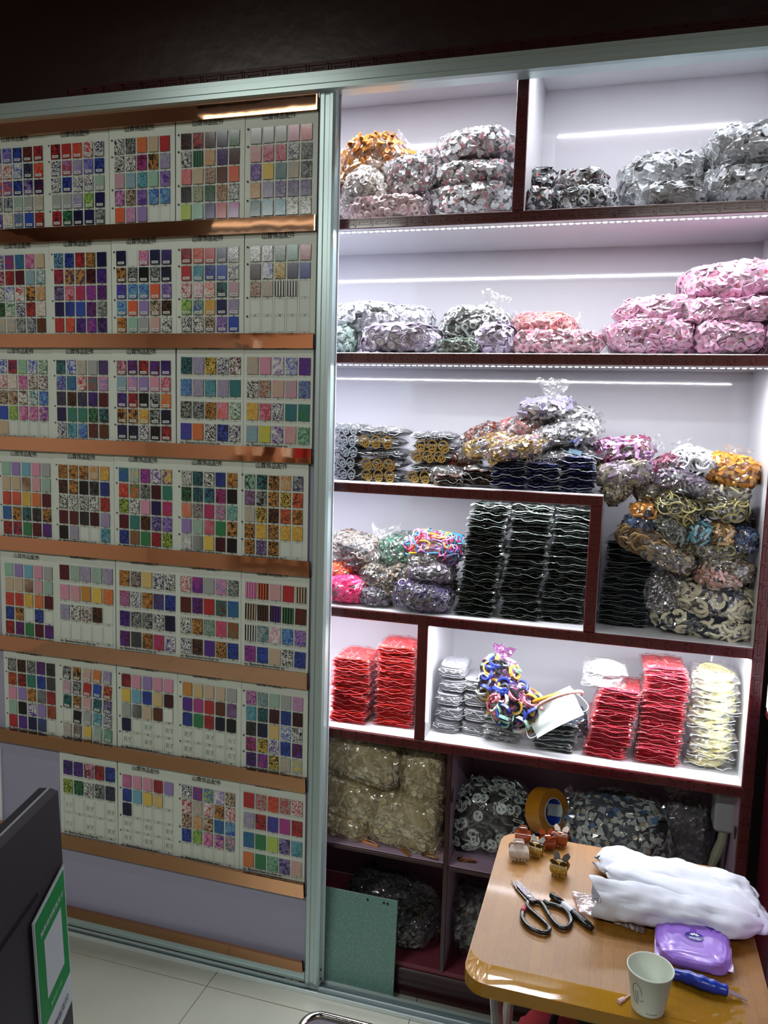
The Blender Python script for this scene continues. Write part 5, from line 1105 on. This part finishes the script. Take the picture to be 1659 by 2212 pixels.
# blue utility knife -------------------------------------------------------
a=onZ(1450,2103,TZ+.012); m_=onZ(1515,2122,TZ+.014); b=onZ(1572,2140,TZ+.012); tip=onZ(1615,2163,TZ+.003)
t=thing('paring_knife','short knife with a thick blue plastic handle in front of the tissue pack','knife',(m_.x,m_.y,TZ)); o=t.location
mb=MB(); P=smooth([tuple(Vector(p)-o) for p in (a,a.lerp(m_,.5)+Vector((0,.003,0)),m_,m_.lerp(b,.5)-Vector((0,.001,0)),b)],5); n=len(P)
mb.tube(P,[.0085+.0030*math.sin(i/n*3.4)+.0008*math.sin(i*1.4) for i in range(n)],0,12); obj('handle',mb,mat('cobalt_plastic','12309a',.3,coat=.3),t,True)
mb=MB(); d=(tip-b).normalized(); sdv=Vector((-d.y,d.x,0)).normalized()*.0085; bb_=b-d*.004-o; tt=tip-o
vs=[bb_+sdv*.5,bb_-sdv,tt-sdv*.1,tt-d*.012+sdv*.75]; vs=vs+[v+Vector((0,0,.0012)) for v in vs]; mb.add(vs,[(3,2,1,0),(4,5,6,7),(0,1,5,4),(1,2,6,5),(2,3,7,6),(3,0,4,7)]); obj('blade',mb,mat('blade_steel','8c8880',.2,metal=.8),t)
# pick beside the cup
a=onZ(1336,2164,TZ+.003); b=onZ(1380,2141,TZ+.003)
t=thing('plastic_pick','tiny pink plastic tag with a thin stem beside the paper cup','tag',a); mb=MB(); d=(b-a); mb.tube([(0,0,0),d*.28],[.0042,.0035],0,8); obj('tag_end',mb,mat('pale_pink_plastic','c8a8a8',.4),t)
mb=MB(); mb.tube([d*.28,d*.6+Vector((0,.002,0)),d*.95],[.002,.0011,.0011],0,6); obj('stem',mb,mat('pale_pink_plastic','c8a8a8',.4),t)
# heap of white non-woven cloth --------------------------------------------
clothm=mat('white_nonwoven','c0c4cf',.85,bump=.25,bscale=18)
t=thing('white_cloth','crumpled white non-woven cloth sleeve heaped across the table','cloth',onZ(1440,1940,TZ)); o=t.location.copy()
def lobe(nm,A,Bv,ra,rb,ha,hb,seed,open_=False,n=44):
    A=Vector(A); Bv=Vector(Bv); ax=(Bv-A); sdv=Vector((-ax.y,ax.x,0)).normalized(); mb=MB()
    def g(u,v,k=1.0):
        a_=2*math.pi*v; w=ra+(rb-ra)*u; h=ha+(hb-ha)*u;
        if not open_: e_=min(1,(u*9)**.4+.25); w*=e_; h*=e_
        e2=min(1,((1-u)*5)**.5+.05); w*=e2; h*=e2
        c_=A+ax*u; nz=noise.noise(Vector((u*5+seed,math.cos(a_)*1.5,math.sin(a_)*1.5)))*.28+noise.noise(Vector((u*14,math.cos(a_)*3+seed,math.sin(a_)*3)))*.12-.16*abs(noise.noise(Vector((u*3+v*4,v*9+seed,3))))*2
        f=(1+nz)*k; z=math.sin(a_)*h*f
        st=.02*noise.noise(Vector((v*6,seed,2))) if u==0 else 0
        p=c_+sdv*(math.cos(a_)*w*f)+Vector((0,0,z))+ax.normalized()*st
        p.z=max(p.z,TZ+.001+.001*(1 if k==1 else 1.5)); return p-o
    mb.grid(lambda u,v:g(u,v),n,30,0)
    if open_: mb.grid(lambda u,v:g(u,v,.965),n,30,0)
    obj(nm,mb,clothm,t,True)
lobe('back_fold',onZ(1292,1856,TZ+.02),onZ(1640,1935,TZ+.012),.046,.066,.026,.016,1)
lobe('middle_fold',onZ(1310,1880,TZ+.03),onZ(1640,1975,TZ+.022),.030,.055,.018,.018,12)
lobe('front_sleeve',onZ(1282,1936,TZ+.036),onZ(1650,1998,TZ+.028),.043,.046,.037,.024,7,True)
lobe('end_fold',onZ(1570,1900,TZ+.02),onZ(1650,2020,TZ+.008),.040,.03,.022,.008,20)
# clear zip bags half under the cloth
def zipbag(lab,P,seed):
    V=[onZ(x,y,TZ+.004) for x,y in P]; t=thing('zip_bag',lab,'zip bag',V[0]); o=t.location
    mb=MB();
    for lay in (0,1): mb.grid(lambda u,v:(V[0].lerp(V[1],u).lerp(V[3].lerp(V[2],u),v))-o+Vector((0,0,.001+.012*lay*math.sin(math.pi*u)*math.sin(math.pi*v)+.006*abs(noise.noise(Vector((u*7+seed,v*5,lay))))*(1-abs(2*v-1)*.5))),26,14,0)
    obj('film_sleeve',mb,film('zip_film','efe6ea',.22,.16,30),t)
    mb=MB(); mb.tube([V[1].lerp(V[2],k/5)-o+Vector((-.012,0,.002)) for k in range(6)],.0008,0,5); obj('zip_seam',mb,mat('seam_white','c8b8b8',.4),t)
zipbag('crumpled clear zip bag between the marker and the white cloth',[(1236,1926),(1400,1952),(1390,2018),(1252,1970)],1)
zipbag('second clear zip bag showing between the first and the tissues',[(1330,1945),(1440,1968),(1434,2006),(1345,1988)],5)
# lilac package at the far right edge
t=thing('gift_bag','lilac and pink patterned package at the far right, beyond the table','package',(.352,-.70,.55))
B=Blob(.034,.16,.2,.5,9,.06); mb=MB(); mb.grid(lambda u,v:B.pos(dirf(u,v))+Vector((0,0,.2)),30,24,0,True); obj('wrapper',mb,mat('lilac_wrap','a878b8',.4,noisecol='d0a8cc',nscale=10),t,True)
t=thing('stool','chrome rimmed stool with a dark seat, mostly below the frame','stool',(0,0,0))
c=onZ(668,2183,.45); mb=MB(); mb.extr(rr(c.x+.006,c.x+.34,c.y-.33,c.y-.006,.03),.43,.446,None,0,True); obj('seat',mb,mat('dark_vinyl','2e2c34',.5),t)
mb=MB(); mb.tube([(x,y,.445) for x,y in rr(c.x,c.x+.346,c.y-.336,c.y,.035)],.009,0,10,True); obj('chrome_rim',mb,mat('chrome','c8c8c4',.12,metal=1),t,True)
for sx in (.02,.326):
    for sy in (-.02,-.316): mb=MB(); mb.tube([(c.x+sx,c.y+sy,.44),(c.x+sx,c.y+sy,0)],.01,0,10); obj('leg',mb,mat('chrome','c8c8c4',.12,metal=1),t,True)
# ================================================================== MONITOR in the left foreground
P1=CAM+ray(127,1700)*1.12
dv=ray(925,893); dv.z=0; dv.normalize()
P2=onP(161,2212,P1,dv)
upv=(P1-P2).normalized(); nv=dv.cross(upv).normalized()
if nv.dot(CAM-P1)<0: nv=-nv
H_=.46; Mm=Matrix(((dv.x,upv.x,nv.x,P1.x),(dv.y,upv.y,nv.y,P1.y),(dv.z,upv.z,nv.z,P1.z),(0,0,0,1)))
# local frame: x along the top edge (0 = far corner, negative towards the camera), y up, z out of the back
t=thing('monitor','back of a black computer monitor in the left foreground','monitor'); t.matrix_world=Mm
bk=mat('monitor_plastic','26232c',.45,bump=.04,bscale=400)
Wm=.58
mb=MB(); mb.box((-Wm,-H_,-.030),(0,0,-.012),0,.003); obj('screen_frame',mb,mat('monitor_dark','141318',.4),t)
mb=MB();
vs=[(-Wm+.001,-H_+.001,-.012),(-.001,-H_+.001,-.012),(-.001,-.001,-.012),(-Wm+.001,-.001,-.012),(-Wm+.01,-H_+.01,0),(-.003,-H_+.01,0),(-.003,-.004,0),(-Wm+.01,-.004,0)]
mb.add(vs,[(4,5,6,7),(0,1,5,4),(1,2,6,5),(2,3,7,6),(3,0,4,7)]); obj('back_shell',mb,bk,t)
Mi=Mm.inverted()
def ML(px,py,off=0): 
    p=onP(px,py,P1+nv*off,nv); q=Mi@p; return (q.x,q.y)
a=ML(80,1927); b=ML(0,2043); d=Vector((b[0]-a[0],b[1]-a[1])); mb=MB()
mb.grid(lambda u,v:(a[0]+d.x*u*1.6,a[1]+d.y*u*1.6-.007*v,.0006),10,1,0)
for k in range(60): x=a[0]+d.x*1.6*k/60; y=a[1]+d.y*1.6*k/60; mb.box((x-.0004,y-.007,.0006),(x+.0004,y,.0012),1)
obj('vent_slot',mb,[mat('vent_black','08080a',.6),bk],t)
mb=MB(); mb.box((-Wm/2-.03,-H_-.25,-.03),(-Wm/2+.03,-H_+.1,-.012),0,.004); mb.box((-Wm/2-.12,-H_-.262,-.12),(-Wm/2+.12,-H_-.25,.10),0,.004); obj('stand',mb,bk,t)
# desk under the monitor (out of frame) so that it stands on something
mzb=(Mm@Vector((-Wm/2,-H_-.262,0))).z
td=thing('counter_desk','shop counter under the monitor, below the frame','desk',(P1.x-.15,P1.y-.45,0)); mb=MB(); mb.box((-.35,-.45,mzb-.03),(.15,.35,mzb-.002),0,.003); obj('desk_top',mb,mat('desk_brown','5a4030',.5),td)
for sx,sy in ((-.33,-.42),(-.33,.32),(.12,-.42),(.12,.32)):
    mb=MB(); mb.box((sx-.02,sy-.02,0),(sx+.02,sy+.02,mzb-.03)); obj('leg',mb,mat('desk_brown','5a4030',.5),td)
# green payment sign in a clear holder on the monitor's back
TR=ML(136,1869,.004); TL=ML(71,1995,.004); BR=ML(158.5,2150,.004)
ts=thing('payment_sign','green and white mobile payment sign in clear holder on monitor back','sign'); ts.matrix_world=Mm@Matrix.Translation((TR[0],TR[1],.004))
sw_=TR[0]-TL[0]; sh_=TR[1]-BR[1]; sk=(TR[1]-TL[1])/sw_ if sw_ else 0
def sp(u,v): return (-sw_*(1-u),-sk*sw_*(1-u)-sh_*(1-v))   # u,v in 0..1 (left-right, bottom-top)
def spoly(mb,u0,v0,u1,v1,z,mi):
    P=[sp(u0,v0),sp(u1,v0),sp(u1,v1),sp(u0,v1)]; mb.add([(x,y,z-.0004) for x,y in P]+[(x,y,z) for x,y in P],[(4,5,6,7),(0,1,5,4),(1,2,6,5),(2,3,7,6),(3,0,4,7)],mi)
mb=MB(); spoly(mb,-.03,-.02,1.01,1.01,.0002,0); obj('acrylic_holder',mb,mat('acrylic','9aa4a0',.1),ts)
mb=MB(); spoly(mb,0,0,1,1,.0010,0); spoly(mb,.03,.215,.97,.98,.0015,1); spoly(mb,.24,.36,.80,.77,.0020,0)
obj('printed_card',mb,[mat('sign_white','aeb6bc',.4),mat('sign_green','0f7a3c',.4)],ts)
def stext(nm,body,u0,v0,size,m_,z=.0022):
    me=textmesh(body,size,depth=.0001); mb=MB(); x0,y0=sp(u0,v0)
    mb.add([(x0+v.co.x,y0+v.co.y+sk*v.co.x,z+v.co.z) for v in me.vertices],[tuple(p.vertices) for p in me.polygons]); obj(nm,mb,m_,ts)
stext('heading_text','推荐使用微信支付',.14,.83,sw_*.095,mat('sign_white','aeb6bc',.4))
stext('small_text','微信扫一扫',.30,.27,sw_*.075,mat('sign_pale_green','7ab890',.4))
stext('footer_text','微信支付',.36,.07,sw_*.125,mat('sign_ink','3a4248',.5))
mb=MB(); x,y=sp(.20,.10); mb.extr(circ(sw_*.055,16,x,y),.0010,.0018,None,0); mb.extr(circ(sw_*.04,14,x+sw_*.05,y-sw_*.03),.0010,.002,None,0); obj('bubble_emblem',mb,mat('sign_green','0f7a3c',.4),ts)
# white edge strip at far left of the door (adjacent jamb)
mb=MB(); a=onY(3,1630,-.07); mb.box((a.x-.04,-.066,.30),(a.x-.008,-.0585,a.z+.02)); dpart('edge_strip',mb,mat('pale_edge_seal','d8dae2',.3))
